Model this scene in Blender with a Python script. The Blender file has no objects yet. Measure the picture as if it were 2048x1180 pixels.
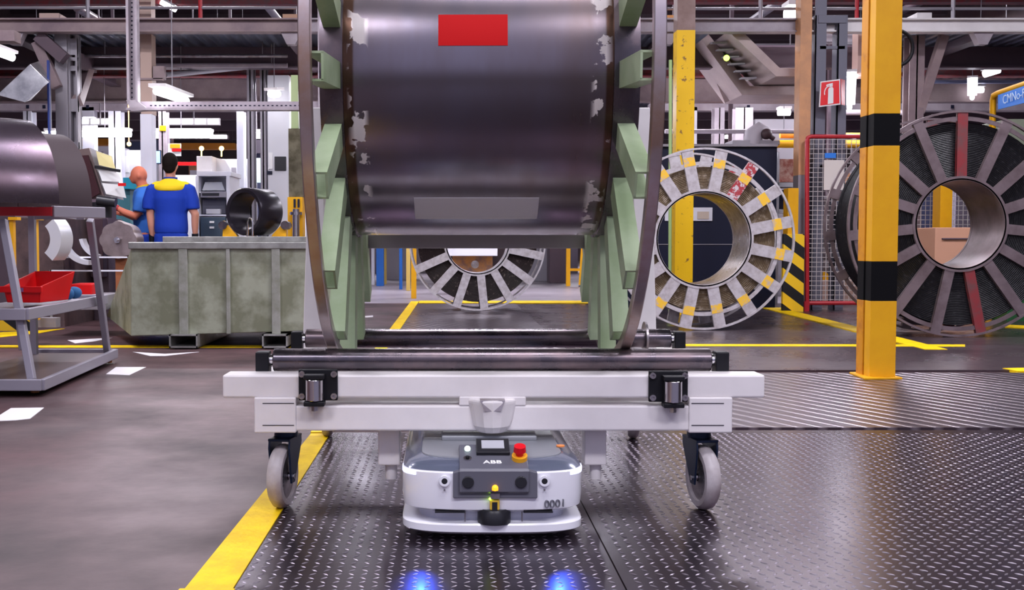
import bpy, bmesh, math, random
from mathutils import Vector, Matrix, Euler
random.seed(7)
R = math.radians
C = bpy.context.scene.collection
scn = bpy.context.scene
# ------------------------------------------------------------------ camera
F = 2200.0; PX = 895.0; H = 0.8
PITCH = math.atan((590-485)/F)
cd = bpy.data.cameras.new('camera'); cam = bpy.data.objects.new('camera', cd); C.objects.link(cam)
cam.location = (0, 0, H); cam.rotation_euler = (math.pi/2-PITCH, 0, 0)
cd.sensor_width = 36; cd.lens = F*36/2048; cd.shift_x = (1024-PX)/2048
cd.clip_start = 0.05; cd.clip_end = 200
scn.camera = cam
# ------------------------------------------------------------------ world, exposure
w = bpy.data.worlds.new('world'); scn.world = w; w.use_nodes = True
bg = w.node_tree.nodes['Background']; bg.inputs[1].default_value = 0.80
_N, _L = w.node_tree.nodes, w.node_tree.links
_t = _N.new('ShaderNodeTexCoord'); _s = _N.new('ShaderNodeSeparateXYZ'); _r = _N.new('ShaderNodeMapRange'); _m = _N.new('ShaderNodeMix'); _m.data_type = 'RGBA'
_L.new(_t.outputs['Generated'], _s.inputs[0]); _L.new(_s.outputs[2], _r.inputs[0]); _r.inputs[1].default_value = -.04; _r.inputs[2].default_value = .08
_m.inputs[6].default_value = (.06, .035, .035, 1); _m.inputs[7].default_value = (.62, .60, .85, 1)
_L.new(_r.outputs[0], _m.inputs[0]); _L.new(_m.outputs[2], bg.inputs[0])
scn.view_settings.view_transform = 'Standard'; scn.view_settings.look = 'None'
scn.view_settings.gamma = 1.0; scn.view_settings.exposure = 0.16; scn.view_settings.use_curve_mapping = False
# ------------------------------------------------------------------ hall lamps (high bay lights)
def area(name, loc, size, power, col=(0.93, 0.90, 1.0), rot=(0, 0, 0)):
    l = bpy.data.lights.new(name, 'AREA'); l.shape = 'RECTANGLE'; l.size = size[0]; l.size_y = size[1]
    l.energy = power; l.color = col
    o = bpy.data.objects.new(name, l); C.objects.link(o); o.location = loc; o.rotation_euler = rot
    return o
for (x, y, p) in ((-2.2, -2.6, 210), (2.6, -2.4, 250), (0.6, 1.2, 120), (-4.5, 3.5, 200), (4.8, 3.5, 200), (0.2, 7.2, 260), (-4.5, 8.5, 260), (5.2, 8.0, 260)):
    area('high_bay_lamp', (x, y, 5.6), (2.8, 1.0) if y < 0 else (1.6, .5), p)
for (x, y, p) in ((-5, 19, 500), (0, 17, 400), (5.5, 18, 500), (-2.6, 30, 900), (11.4, 31, 1600), (4.4, 32, 900)):
    area('high_bay_lamp', (x, y, 7.4), (3.0, 0.8), p)
for (x, y, p) in ((-4.2, 15.2, 60), (-2.4, 15.2, 60), (1.0, 16.5, 90), (3.6, 15.6, 55), (6.5, 15.0, 50), (-5.5, 19, 70)):
    area('strip_lamp', (x, y, 2.95), (1.5, 0.3), p)

# ------------------------------------------------------------------ coordinates
cp, sp = math.cos(PITCH), math.sin(PITCH)
def ray(px, py):
    u = (px-PX)/F; v = (590-py)/F
    return Vector((u, cp+v*sp, v*cp-sp))
def at(px, py, Y):
    d = ray(px, py); t = Y/d.y
    return Vector((d.x*t, Y, H+d.z*t))
def gr(px, py, z=0.0):
    d = ray(px, py); t = (z-H)/d.z
    return Vector((d.x*t, d.y*t, z))
def X(px, Y, py=485): return at(px, py, Y).x
def Z(py, Y): return at(PX, py, Y).z
# ------------------------------------------------------------------ materials
MATS = {}
def mat(name, col, rough=0.5, metal=0.0, col2=None, nscale=6, namt=1.0, bump=0, bscale=30, emis=0, ecol=None, coat=0, rvar=0, lo=.4, hi=.65, stretch=None, spec=.35):
    if name in MATS: return MATS[name]
    m = bpy.data.materials.new(name); m.use_nodes = True; nt = m.node_tree; N = nt.nodes; L = nt.links
    b = N['Principled BSDF']
    b.inputs['Base Color'].default_value = (*col, 1); b.inputs['Roughness'].default_value = rough
    b.inputs['Metallic'].default_value = metal
    b.inputs['Specular IOR Level'].default_value = spec
    if coat: b.inputs['Coat Weight'].default_value = coat; b.inputs['Coat Roughness'].default_value = .12
    tc = N.new('ShaderNodeTexCoord'); src = tc.outputs['Object']
    if stretch:
        mp = N.new('ShaderNodeMapping'); mp.inputs['Scale'].default_value = stretch; L.new(src, mp.inputs[0]); src = mp.outputs[0]
    if col2 is not None or rvar:
        n = N.new('ShaderNodeTexNoise'); n.inputs['Scale'].default_value = nscale; n.inputs['Detail'].default_value = 6
        n.inputs['Roughness'].default_value = .6; L.new(src, n.inputs['Vector'])
        if col2 is not None:
            mr = N.new('ShaderNodeMapRange'); mr.inputs[1].default_value = lo; mr.inputs[2].default_value = hi
            mr.inputs[4].default_value = namt
            L.new(n.outputs[0], mr.inputs[0])
            mx = N.new('ShaderNodeMix'); mx.data_type = 'RGBA'; mx.inputs[6].default_value = (*col, 1); mx.inputs[7].default_value = (*col2, 1)
            L.new(mr.outputs[0], mx.inputs[0]); L.new(mx.outputs[2], b.inputs['Base Color'])
        if rvar:
            m2 = N.new('ShaderNodeMapRange'); m2.inputs[1].default_value = .3; m2.inputs[2].default_value = .7
            m2.inputs[3].default_value = rough-rvar; m2.inputs[4].default_value = rough+rvar
            L.new(n.outputs[0], m2.inputs[0]); L.new(m2.outputs[0], b.inputs['Roughness'])
    if bump:
        n2 = N.new('ShaderNodeTexNoise'); n2.inputs['Scale'].default_value = bscale; n2.inputs['Detail'].default_value = 4; L.new(src, n2.inputs['Vector'])
        bp = N.new('ShaderNodeBump'); bp.inputs['Strength'].default_value = bump; bp.inputs['Distance'].default_value = .01
        L.new(n2.outputs[0], bp.inputs['Height']); L.new(bp.outputs[0], b.inputs['Normal'])
    if emis:
        b.inputs['Emission Color'].default_value = (*(ecol or col), 1); b.inputs['Emission Strength'].default_value = emis
    MATS[name] = m; return m
def mathn(N, L, op, a, b=None, c=None):
    n = N.new('ShaderNodeMath'); n.operation = op
    for i, v in enumerate((a, b, c)):
        if v is None: continue
        if isinstance(v, (int, float)): n.inputs[i].default_value = v
        else: L.new(v, n.inputs[i])
    return n.outputs[0]
def tread_mat(name, col, col2, rough, s=.032, strength=.8, nscale=1.6, metal=.75, ribs=False):
    m = mat(name, col, rough, metal, col2=col2, nscale=nscale, rvar=.03, lo=.25, hi=.8)
    N, L = m.node_tree.nodes, m.node_tree.links; b = N['Principled BSDF']
    tc = N.new('ShaderNodeTexCoord'); sx = N.new('ShaderNodeSeparateXYZ'); L.new(tc.outputs['Object'], sx.inputs[0])
    M = lambda *a: mathn(N, L, *a)
    u = M('DIVIDE', sx.outputs[0], s); v = M('DIVIDE', sx.outputs[1], s)
    if ribs:
        a = M('ADD', M('MULTIPLY', u, .9), M('MULTIPLY', v, .42)); h = M('SINE', M('MULTIPLY', a, 6.283*.5))
        h = M('MULTIPLY', M('MAXIMUM', h, 0.0), 1.0)
    else:
        par = M('FLOORED_MODULO', M('ADD', M('FLOOR', u), M('FLOOR', v)), 2.0)
        fu = M('SUBTRACT', M('FRACT', u), .5); fv = M('SUBTRACT', M('FRACT', v), .5)
        a = M('MULTIPLY', M('ADD', fu, fv), .7071); c = M('MULTIPLY', M('SUBTRACT', fu, fv), .7071)
        ip = M('SUBTRACT', 1.0, par)
        A = M('ADD', M('MULTIPLY', a, par), M('MULTIPLY', c, ip)); B = M('ADD', M('MULTIPLY', c, par), M('MULTIPLY', a, ip))
        d = M('ADD', M('POWER', M('ABSOLUTE', M('DIVIDE', A, .36)), 2.0), M('POWER', M('ABSOLUTE', M('DIVIDE', B, .11)), 2.0))
        mr = N.new('ShaderNodeMapRange'); mr.interpolation_type = 'SMOOTHSTEP'
        mr.inputs[1].default_value = 1.2; mr.inputs[2].default_value = .35; L.new(d, mr.inputs[0]); h = mr.outputs[0]
    bp = N.new('ShaderNodeBump'); bp.inputs['Strength'].default_value = strength; bp.inputs['Distance'].default_value = .006
    bc = b.inputs['Base Color'].links[0].from_socket; wm = N.new('ShaderNodeMix'); wm.data_type = 'RGBA'
    L.new(M('MULTIPLY', h, .55), wm.inputs[0]); L.new(bc, wm.inputs[6]); wm.inputs[7].default_value = (.55, .50, .55, 1); L.new(wm.outputs[2], b.inputs['Base Color'])
    L.new(h, bp.inputs['Height']); L.new(bp.outputs[0], b.inputs['Normal'])
    return m
white = mat('white_paint', (.84, .80, .80), .38, col2=(.66, .62, .62), nscale=3, namt=.5, coat=.2)
steel = mat('brushed_steel', (.42, .39, .41), .32, .9, col2=(.26, .22, .22), nscale=12, rvar=.08)
bright_steel = mat('polished_steel', (.62, .6, .62), .2, 1.0)
dark_steel = mat('dark_steel', (.10, .09, .105), .28, .9, col2=(.17, .13, .14), nscale=8, rvar=.1)
black = mat('black_metal', (.010, .010, .013), .45, spec=.2)
blackp = mat('black_plastic', (.02, .02, .025), .35)
rim_steel = mat('worn_rim_steel', (.46, .40, .42), .36, .75, col2=(.36, .24, .19), nscale=5, rvar=.08)
green = mat('pale_green_paint', (.38, .47, .30), .5, col2=(.26, .35, .19), nscale=4)
agvwhite = mat('glossy_white_shell', (.86, .86, .92), .2, coat=.5)
agvgrey = mat('console_grey', (.13, .13, .16), .4)
agvtop = mat('deck_grey', (.27, .28, .31), .35, .2)
agvband = mat('slate_band', (.14, .16, .23), .18, .3, coat=.4)
yellow = mat('yellow_paint', (.76, .38, .002), .5, col2=(.66, .30, .002), nscale=5, namt=.5)
yellow_worn = mat('worn_yellow_paint', (.84, .50, .004), .5, col2=(.25, .12, .03), nscale=14, lo=.60, hi=.66)
orange = mat('orange_paint', (.85, .33, .04), .5)
blackpaint = mat('black_paint', (.004, .004, .005), .6, spec=.1)
red = mat('red_plastic', (.60, .004, .006), .45, spec=.25)
redpaint = mat('red_paint', (.45, .02, .03), .4)
darkred = mat('dark_red_paint', (.22, .03, .035), .5, col2=(.12, .06, .06), nscale=9)
greysteel = mat('grey_painted_steel', (.30, .28, .31), .45, .3)
lilac = mat('light_grey_beam', (.42, .37, .41), .5, col2=(.29, .24, .27), nscale=2)
pinkgrey = mat('warm_grey_beam', (.32, .24, .24), .55, col2=(.21, .15, .17), nscale=2)
browngrey = mat('brown_grey_beam', (.12, .08, .10), .55, col2=(.10, .07, .09), nscale=2)
navy = mat('navy_panel', (.012, .014, .034), .45, spec=.2)
paper = mat('white_paper', (.8, .8, .8), .7)
palewall = mat('pale_panel', (.62, .62, .66), .5)
whitecol = mat('white_column_paint', (.74, .74, .82), .45)
binmat = mat('worn_green_grey_paint', (.36, .38, .29), .55, .2, col2=(.20, .21, .14), nscale=3.5, lo=.42, hi=.6, bump=.15, bscale=12)
galv = mat('galvanised_steel', (.40, .40, .38), .4, .6, col2=(.26, .26, .24), nscale=9)
skin = mat('skin', (.62, .28, .19), .5)
hairm = mat('dark_hair', (.012, .008, .007), .8, spec=.1)
bluecloth = mat('royal_blue_cloth', (.006, .04, .38), .8, bump=.3, bscale=14)
lightblue = mat('mid_blue_cloth', (.04, .17, .60), .8, bump=.3, bscale=14)
yellowcloth = mat('yellow_cloth', (.85, .58, .01), .8)
def lampmat(name, s, c=(1, .97, 1)): return mat(name, (1, 1, 1), .5, emis=s, ecol=c)
tube = lampmat('lit_tube', 14, (.95, .93, 1.0))
tube2 = lampmat('lit_tube_soft', 5, (.93, .95, 1.0))
# ------------------------------------------------------------------ mesh helpers
def wloc(o):
    v = Vector((0, 0, 0))
    while o is not None: v += o.location; o = o.parent
    return v
class MB:
    def __init__(s): s.bm = bmesh.new()
    def box(s, c, sz, rot=None):
        m = Matrix.Translation(c) @ ((rot.to_matrix().to_4x4() if isinstance(rot, Euler) else rot) if rot else Matrix()) @ Matrix.Diagonal((*sz, 1))
        bmesh.ops.create_cube(s.bm, size=1, matrix=m); return s
    def b2(s, p, q):
        p, q = Vector(p), Vector(q); return s.box((p+q)/2, [abs(a) or .001 for a in (q-p)])
    def pb(s, x0, y0, x1, y1, Y, dy):          # box whose front face, at depth Y, spans the given pixel extent
        ym = (y0+y1)/2
        return s.b2((X(x0, Y, ym), Y, Z(y0, Y)), (X(x1, Y, ym), Y+dy, Z(y1, Y)))
    def bar(s, p, q, w, h=None, up=(0, 0, 1)):
        p, q = Vector(p), Vector(q); d = q-p; l = d.length; d.normalize(); u = Vector(up)
        if abs(d.dot(u)) > .98: u = Vector((0, 1, 0))
        x = d.cross(u).normalized(); z = x.cross(d)
        m = Matrix((( x.x, d.x, z.x, 0), (x.y, d.y, z.y, 0), (x.z, d.z, z.z, 0), (0, 0, 0, 1)))
        return s.box((p+q)/2, (w, l, h or w), m)
    def cyl(s, p, q, r, r2=None, seg=20):
        p, q = Vector(p), Vector(q); d = q-p
        m = Matrix.Translation((p+q)/2) @ d.to_track_quat('Z', 'Y').to_matrix().to_4x4()
        bmesh.ops.create_cone(s.bm, cap_ends=True, segments=seg, radius1=r, radius2=r if r2 is None else r2, depth=d.length, matrix=m); return s
    def sph(s, c, r, sc=(1, 1, 1), seg=16):
        bmesh.ops.create_uvsphere(s.bm, u_segments=seg, v_segments=seg//2+2, radius=r, matrix=Matrix.Translation(c) @ Matrix.Diagonal((*sc, 1))); return s
    def rings(s, rings, cap=True, close=False):
        vs = [[s.bm.verts.new(p) for p in r] for r in rings]; n = len(vs[0])
        for a, b in zip(vs, vs[1:]+([vs[0]] if close else [])):
            for i in range(n): s.bm.faces.new((a[i], a[(i+1) % n], b[(i+1) % n], b[i]))
        if cap and not close:
            s.bm.faces.new(vs[0][::-1]); s.bm.faces.new(vs[-1])
        return s
    def tube(s, pts, r, seg=8, close=False):
        pts = [Vector(p) for p in pts]; rg = []; prev = None; n = len(pts)
        for i, p in enumerate(pts):
            a = pts[i-1] if (i or close) else pts[i]; b = pts[(i+1) % n] if (i < n-1 or close) else pts[i]
            t = (b-a).normalized()
            x = t.cross(Vector((0, 0, 1)) if prev is None else prev)
            if prev is None:
                if x.length < .05: x = t.cross(Vector((0, 1, 0)))
                x.normalize(); y = x.cross(t)
            else:
                y = (prev-t*prev.dot(t)).normalized(); x = t.cross(y)
            prev = y
            rr = r[i] if isinstance(r, (list, tuple)) else r
            rg.append([p+x*math.cos(k*2*math.pi/seg)*rr+y*math.sin(k*2*math.pi/seg)*rr for k in range(seg)])
        return s.rings(rg, close=close)
    def lathe(s, prof, o, ax, seg=64, closed=True, a0=0, a1=2*math.pi):
        o = Vector(o); ax = Vector(ax).normalized(); e = ax.orthogonal().normalized()
        if abs(ax.z) < .5: e = Vector((0, 0, 1))
        g = ax.cross(e); full = abs(a1-a0-2*math.pi) < 1e-4; n = seg if full else seg+1
        rows = []
        for (r, t) in prof:
            rows.append([s.bm.verts.new(o+ax*t+(e*math.cos(a0+(a1-a0)*k/seg)+g*math.sin(a0+(a1-a0)*k/seg))*r) for k in range(n)])
        m = len(rows)
        for i in range(m if closed else m-1):
            A, B = rows[i], rows[(i+1) % m]
            for k in range(n if full else n-1):
                s.bm.faces.new((A[k], A[(k+1) % n], B[(k+1) % n], B[k]))
        if not full and closed:
            s.bm.faces.new([r_[0] for r_ in rows]); s.bm.faces.new([r_[-1] for r_ in rows][::-1])
        return s
    def ring(s, o, ax, r0, r1, t0, t1, seg=64): return s.lathe([(r0, t0), (r1, t0), (r1, t1), (r0, t1)], o, ax, seg)
    def prism(s, pts, d):
        a = [Vector(p) for p in pts]; return s.rings([a, [p+Vector(d) for p in a]])
    def hexa(s, lo, hi):                        # two quads joined
        return s.rings([[Vector(p) for p in lo], [Vector(p) for p in hi]])
    def build(s, name, m, parent=None, bevel=0, smooth=False, origin=None, seg=2):
        bmesh.ops.recalc_face_normals(s.bm, faces=s.bm.faces)
        off = wloc(parent) if parent else Vector((0, 0, 0))
        loc = Vector((0, 0, 0))
        if parent is None and origin is None:
            xs = [v.co for v in s.bm.verts]
            loc = Vector(((min(v.x for v in xs)+max(v.x for v in xs))/2, (min(v.y for v in xs)+max(v.y for v in xs))/2, min(v.z for v in xs)))
        elif parent is None: loc = Vector(origin)
        bmesh.ops.translate(s.bm, verts=s.bm.verts, vec=-(off+loc))
        me = bpy.data.meshes.new(name); s.bm.to_mesh(me); s.bm.free(); me.materials.append(m)
        o = bpy.data.objects.new(name, me); C.objects.link(o); o.location = loc
        if parent: o.parent = parent
        if smooth:
            me.polygons.foreach_set('use_smooth', [True]*len(me.polygons))
            try: me.set_sharp_from_angle(angle=R(40))
            except Exception: pass
        if bevel:
            md = o.modifiers.new('bevel', 'BEVEL'); md.width = bevel; md.segments = seg; md.limit_method = 'ANGLE'; md.angle_limit = R(50)
            md.harden_normals = False
        return o
def tag(o, label, cat, group=None, kind=None):
    o['label'] = label; o['category'] = cat
    if group: o['group'] = group
    if kind: o['kind'] = kind
    return o
def thing(name, label, cat, loc=(0, 0, 0), group=None):
    o = bpy.data.objects.new(name, None); C.objects.link(o); o.location = loc; o.empty_display_size = .1
    return tag(o, label, cat, group)
def struct(o): o['kind'] = 'structure'; return o
def copy_tree(o, parent=None):
    c = o.copy(); C.objects.link(c)
    if parent: c.parent = parent
    for ch in list(o.children): copy_tree(ch, c)
    return c
def text(name, s, m, parent, loc, rot, size, ext=.0008, bold=0, sx=1):
    cu = bpy.data.curves.new(name, 'FONT'); cu.body = s; cu.size = size; cu.extrude = ext; cu.align_x = 'CENTER'; cu.align_y = 'CENTER'; cu.offset = bold
    o = bpy.data.objects.new('tmp', cu); C.objects.link(o)
    bpy.context.view_layer.update()
    me = bpy.data.meshes.new_from_object(o.evaluated_get(bpy.context.evaluated_depsgraph_get())); me.name = name
    C.objects.unlink(o); bpy.data.objects.remove(o)
    me.transform(Matrix.Diagonal((sx, 1, 1, 1)))
    me.materials.clear(); me.materials.append(m)
    t = bpy.data.objects.new(name, me); C.objects.link(t)
    t.parent = parent; t.location = Vector(loc)-wloc(parent); t.rotation_euler = rot
    return t

# ================================================================== SETTING
concrete = mat('brown_concrete', (.095, .050, .054), .5, col2=(.036, .020, .023), nscale=1.3, rvar=.12, bump=.08, bscale=25)
far_concrete = mat('pale_grey_concrete', (.27, .24, .27), .38, col2=(.2, .17, .2), nscale=.8, rvar=.1)
plate = tread_mat('diamond_tread_plate', (.15, .120, .155), (.10, .070, .080), .27, .030, .8, metal=.9)
plate2 = tread_mat('ribbed_tread_plate', (.15, .12, .15), (.10, .075, .088), .30, .045, .9, ribs=True, metal=.85)
plate3 = mat('smooth_worn_plate', (.14, .105, .12), .3, .7, col2=(.085, .06, .07), nscale=1.5, rvar=.1)
struct(MB().b2((-14, -6, -.2), (16, 14.7, -.012)).build('floor', concrete, origin=(0, 0, 0)))
struct(MB().b2((-14, 14.7, -.2), (16, 48, -.012)).build('floor', far_concrete, origin=(0, 0, 0)))
def flat(name, pts, m, z0, z1):                 # thin sheet from pixel corners on the ground
    q = [gr(px, py) for px, py in pts]
    return struct(MB().rings([[Vector((p.x, p.y, z0)) for p in q], [Vector((p.x, p.y, z1)) for p in q]]).build(name, m, origin=(0, 0, 0)))
LX0 = lambda Y: (gr(650, 868).x)
a0, a1 = gr(440, 1180), gr(655, 868)
def edge(Y): return a0.x+(a1.x-a0.x)*(Y-a0.y)/(a1.y-a0.y) if Y < a1.y else a1.x+(gr(830, 605).x-a1.x)*(Y-a1.y)/(gr(830, 605).y-a1.y)
def sheet(y0, y1, m, z1, x1=16, x0=None):
    pts = [(edge(y0) if x0 is None else x0, y0), (x1, y0), (x1, y1), (edge(y1) if x0 is None else x0, y1)]
    return struct(MB().rings([[Vector((*p, -.012)) for p in pts], [Vector((*p, z1)) for p in pts]]).build('floor_plate', m, origin=(0, 0, 0)))
plate_flat = mat('tread_plate_base', (.085, .064, .092), .25, .9, col2=(.05, .032, .042), nscale=1.6, rvar=.03, lo=.25, hi=.8)
lugm = mat('worn_lug_steel', (.25, .22, .26), .36, .85)
def lugs(xa, xb, ya, yb):
    s_ = .031; V_, F_ = [], []; i = int(xa/s_)
    while i*s_ < xb:
        j = int(ya/s_)
        while j*s_ < yb:
            x, y = (i+.5)*s_, (j+.5)*s_
            if x > edge(y)+.02 and x < xb and abs(x-gr(1195, 1070).x-.002) > .014:
                a = R(45 if (i+j) % 2 else -45)+random.uniform(-.05, .05); c_, n_ = math.cos(a), math.sin(a); b0 = len(V_)
                L_, W_ = .0115, .0034
                for (u, v, z) in ((L_, 0, 0), (0, W_, 0), (-L_, 0, 0), (0, -W_, 0), (L_*.6, 0, .0012), (0, W_*.45, .0014), (-L_*.6, 0, .0012), (0, -W_*.45, .0014)): V_.append((x+u*c_-v*n_, y+u*n_+v*c_, z+.0002))
                for k in range(4): F_.append((b0+k, b0+(k+1) % 4, b0+4+(k+1) % 4, b0+4+k))
                F_.append((b0+4, b0+5, b0+6, b0+7))
            j += 1
        i += 1
    me = bpy.data.meshes.new('tread_lugs'); me.from_pydata(V_, [], F_); me.materials.append(lugm)
    o = bpy.data.objects.new('floor_tread_lugs', me); C.objects.link(o); return struct(o)
lugs(-.5, 2.75, 2.25, 4.58)
sheet(-6, 4.60, plate_flat, 0.0, x1=gr(1195, 1070).x)
sheet(-6, 4.66, plate_flat, 0.0, x0=gr(1195, 1070).x+.004)
sheet(4.72, 6.72, plate2, 0.002)
sheet(6.86, 8.55, plate3, 0.002, x0=.9)
sheet(6.86, 14.4, plate2, 0.0, x1=.895)
sheet(8.60, 14.4, plate3, -0.004, x0=.9)
# painted lines
linep = mat('floor_yellow_paint', (.88, .60, .0), .6, spec=.2, col2=(.62, .36, .01), nscale=9, namt=.6, bump=.2, bscale=60)
linew = mat('floor_white_paint', (.75, .72, .75), .5)
def line(pts, m=linep, z=.004, z0=-.012): return flat('floor_marking', pts, m, z0, z)
line(z=.003, pts=[(365, 1185), (462, 1185), (660, 868), (622, 868)])
line([(621, 866), (660, 866), (838, 603), (822, 603)])
line([(-60, 1560), (230, 1560), (470, 1180), (360, 1180)])
line([(-400, 688), (640, 688), (640, 692.5), (-400, 692.5)], z=-.009); line([(1345, 689), (1930, 690), (1930, 694), (1345, 693)], z=.0045)
line([(838, 602), (1190, 602), (1190, 606.5), (838, 606.5)])
line([(1525, 616), (1560, 616), (1895, 700), (1850, 700)], z=.006)
line([(-40, 664), (60, 660), (130, 655), (80, 664), (-40, 676)], z=-.009); line([(2010, 650), (2200, 658), (2200, 664), (2010, 655)])
line([(2005, 738), (2120, 736), (2120, 744), (2035, 744)], z=.006)
for p in ([(212, 745), (232, 731), (292, 731), (258, 747)], [(-20, 838), (22, 812), (88, 811), (60, 833), (30, 836)],
          [(265, 701), (330, 705), (398, 701), (330, 709), (300, 709)], [(135, 678), (225, 673), (190, 680), (150, 684)],
          [(700, 632), (746, 629), (746, 632), (710, 634)]): line(p, linew, z=-.0095)
# shell
backwall = mat('back_wall_cladding', (.10, .075, .075), .7, col2=(.06, .04, .05), nscale=.7)
struct(MB().b2((-14, 48, -.2), (16, 48.3, 9)).build('wall_back', backwall))
struct(MB().b2((-14.3, -6, -.2), (-14, 48.3, 9)).build('wall_left', backwall))
struct(MB().b2((16, -6, -.2), (16.3, 48.3, 9)).build('wall_right', backwall))
ceilm = mat('dark_roof_deck', (.09, .07, .08), .7)
m_ = MB().b2((-14, -6, 8.6), (16, 48, 8.8))
for i in range(12): m_.b2((-14, -4+i*4.4, 8.1), (16, -3.75+i*4.4, 8.6))
struct(m_.build('ceiling', ceilm))

# ================================================================== BIG REEL
RX = .100; RY = 3.695; RZ = 1.325; RR = .92; DR = .50; HW = .446
YAW = R(-0.9)
drumm = mat('rolled_drum_steel', (.22, .20, .24), .24, .92, col2=(.14, .10, .09), nscale=3, rvar=.05, stretch=(1, .25, .25), lo=.35, hi=.7)
N, L = drumm.node_tree.nodes, drumm.node_tree.links
tc = N.new('ShaderNodeTexCoord'); sx = N.new('ShaderNodeSeparateXYZ'); L.new(tc.outputs['Object'], sx.inputs[0])
ax_ = mathn(N, L, 'ABSOLUTE', sx.outputs[0])
def rng(v, a, b):
    r_ = N.new('ShaderNodeMapRange'); r_.inputs[1].default_value = a; r_.inputs[2].default_value = b; L.new(v, r_.inputs[0]); return r_.outputs[0]
band = mathn(N, L, 'MULTIPLY', rng(ax_, .32, .335), rng(ax_, .385, .365))
nz = N.new('ShaderNodeTexNoise'); nz.inputs['Scale'].default_value = 17; nz.inputs['Detail'].default_value = 5; L.new(tc.outputs['Object'], nz.inputs[0])
chip = mathn(N, L, 'MULTIPLY', band, rng(nz.outputs[0], .535, .555))
old = N['Principled BSDF'].inputs['Base Color'].links[0].from_socket
brown = rng(ax_, .362, .368)
mx1 = N.new('ShaderNodeMix'); mx1.data_type = 'RGBA'; mx1.inputs[7].default_value = (.09, .05, .035, 1); L.new(old, mx1.inputs[6]); L.new(brown, mx1.inputs[0])
mx2 = N.new('ShaderNodeMix'); mx2.data_type = 'RGBA'; mx2.inputs[7].default_value = (.62, .56, .55, 1); L.new(mx1.outputs[2], mx2.inputs[6]); L.new(chip, mx2.inputs[0])
L.new(mx2.outputs[2], N['Principled BSDF'].inputs['Base Color'])
L.new(mathn(N, L, 'SUBTRACT', .9, mathn(N, L, 'MULTIPLY', chip, .9)), N['Principled BSDF'].inputs['Metallic'])

reel = thing('cable_reel', 'huge empty steel cable reel with pale green spokes lying on the white transport cart', 'reel', (RX, RY, RZ-RR))
def RP(x, y, z): return Vector((RX+x, RY+y, RZ+z))
MB().ring(RP(0, 0, 0), (1, 0, 0), DR-.012, DR, -HW+.05, HW-.05, 128).build('drum', drumm, reel, smooth=True)
for s in (-1, 1):
    fl = MB().ring(RP(0, 0, 0), (1, 0, 0), RR-.035, RR, s*HW-.016, s*HW+.016, 128).build('rim', rim_steel, reel, bevel=.003, smooth=True)
    MB().ring(RP(0, 0, 0), (1, 0, 0), DR-.05, DR+.008, s*HW-s*.055-.004, s*HW+.016*s, 96).build('hub_ring', dark_steel, reel, smooth=True)
    for k in range(18):
        a = R(-5-20*k)
        d = Vector((0, -math.cos(a), math.sin(a))); tn = Vector((0, math.sin(a), math.cos(a)))
        m_ = MB(); p0 = RP(s*(HW-.02), 0, 0)+d*(DR+.002); p1 = RP(s*(HW-.02), 0, 0)+d*(RR-.03)
        m_.bar(p0-Vector((s*.022, 0, 0)), p1-Vector((s*.022, 0, 0)), .006, .072, up=tn)
        for q in (-1, 1): m_.bar(p0+tn*q*.035, p1+tn*q*.035, .05, .006, up=tn)
        m_.build('spoke', green, reel)
MB().b2(RP(-HW+.01, .40, Z(497, RY+.4)-RZ), RP(HW-.01, .415, Z(469, RY+.4)-RZ)).build('tie_bar', mat('tie_bar_grey', (.40, .36, .38), .4, .3), reel, bevel=.003)
def cylpatch(name, x0, y0, x1, y1, m):
    def hit(px, py):
        d = ray(px, py); o = Vector((0, 0, H)); rr = DR+.0015
        ay, az = o.y-RY, o.z-RZ; A = d.y**2+d.z**2; B = 2*(ay*d.y+az*d.z); Cc = ay*ay+az*az-rr*rr
        t = (-B-math.sqrt(max(0, B*B-4*A*Cc)))/(2*A); return o+d*t
    p, q = hit(x0, y0), hit(x1, y1)
    A0 = math.atan2(p.z-RZ, -(p.y-RY)); A1 = math.atan2(q.z-RZ, -(q.y-RY)); m_ = MB(); n = 14; rows = []
    for i in range(n+1):
        a = A0+(A1-A0)*i/n; rows.append([Vector((xx, RY-math.cos(a)*r_, RZ+math.sin(a)*r_)) for xx, r_ in ((p.x, DR-.001), (q.x, DR-.001), (q.x, DR+.0015), (p.x, DR+.0015))])
    m_.rings(rows); o = m_.build(name, m, reel); return o
o = cylpatch('red_label', 882, 29, 1021, 91, mat('red_label', (.56, .003, .005), .6, spec=.15)); o['label'] = 'plain red label stuck on the drum'
o = cylpatch('grey_label', 831, 396, 1076, 438, mat('grey_label', (.56, .53, .56), .5)); o['label'] = 'plain grey label strip low on the drum'
reel.rotation_euler = (0, 0, YAW)

# ================================================================== TRANSPORT CART
cart = thing('transport_cart', 'white welded steel cart on four casters carrying the huge reel over the small robot', 'cart', (.135, 3.9, 0))
YF = 3.2
def cpb(name, m, rects, bevel=.004):
    m_ = MB()
    for r_ in rects: m_.pb(*r_)
    return m_.build(name, m, cart, bevel=bevel)
cpb('upper_beam', white, [(445, 750, 1530, 796, YF, .10)], .006)
m_ = MB().pb(508, 811, 1465, 862, YF, .10); lowb = m_.build('lower_beam', white, cart, bevel=.006)
yb = YF+.10
MB().pb(508, 795, 592, 866, YF-.006, .13).build('end_block', white, cart, bevel=.004)
MB().pb(1378, 795, 1465, 866, YF-.006, .13).build('end_block', white, cart, bevel=.004)
for (a, b) in ((525, 588), (1383, 1448)):
    for yy in (806, 850): MB().pb(a, yy, b, yy+1.5, YF-.0075, .003).build('slot', blackp, cart)
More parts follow.
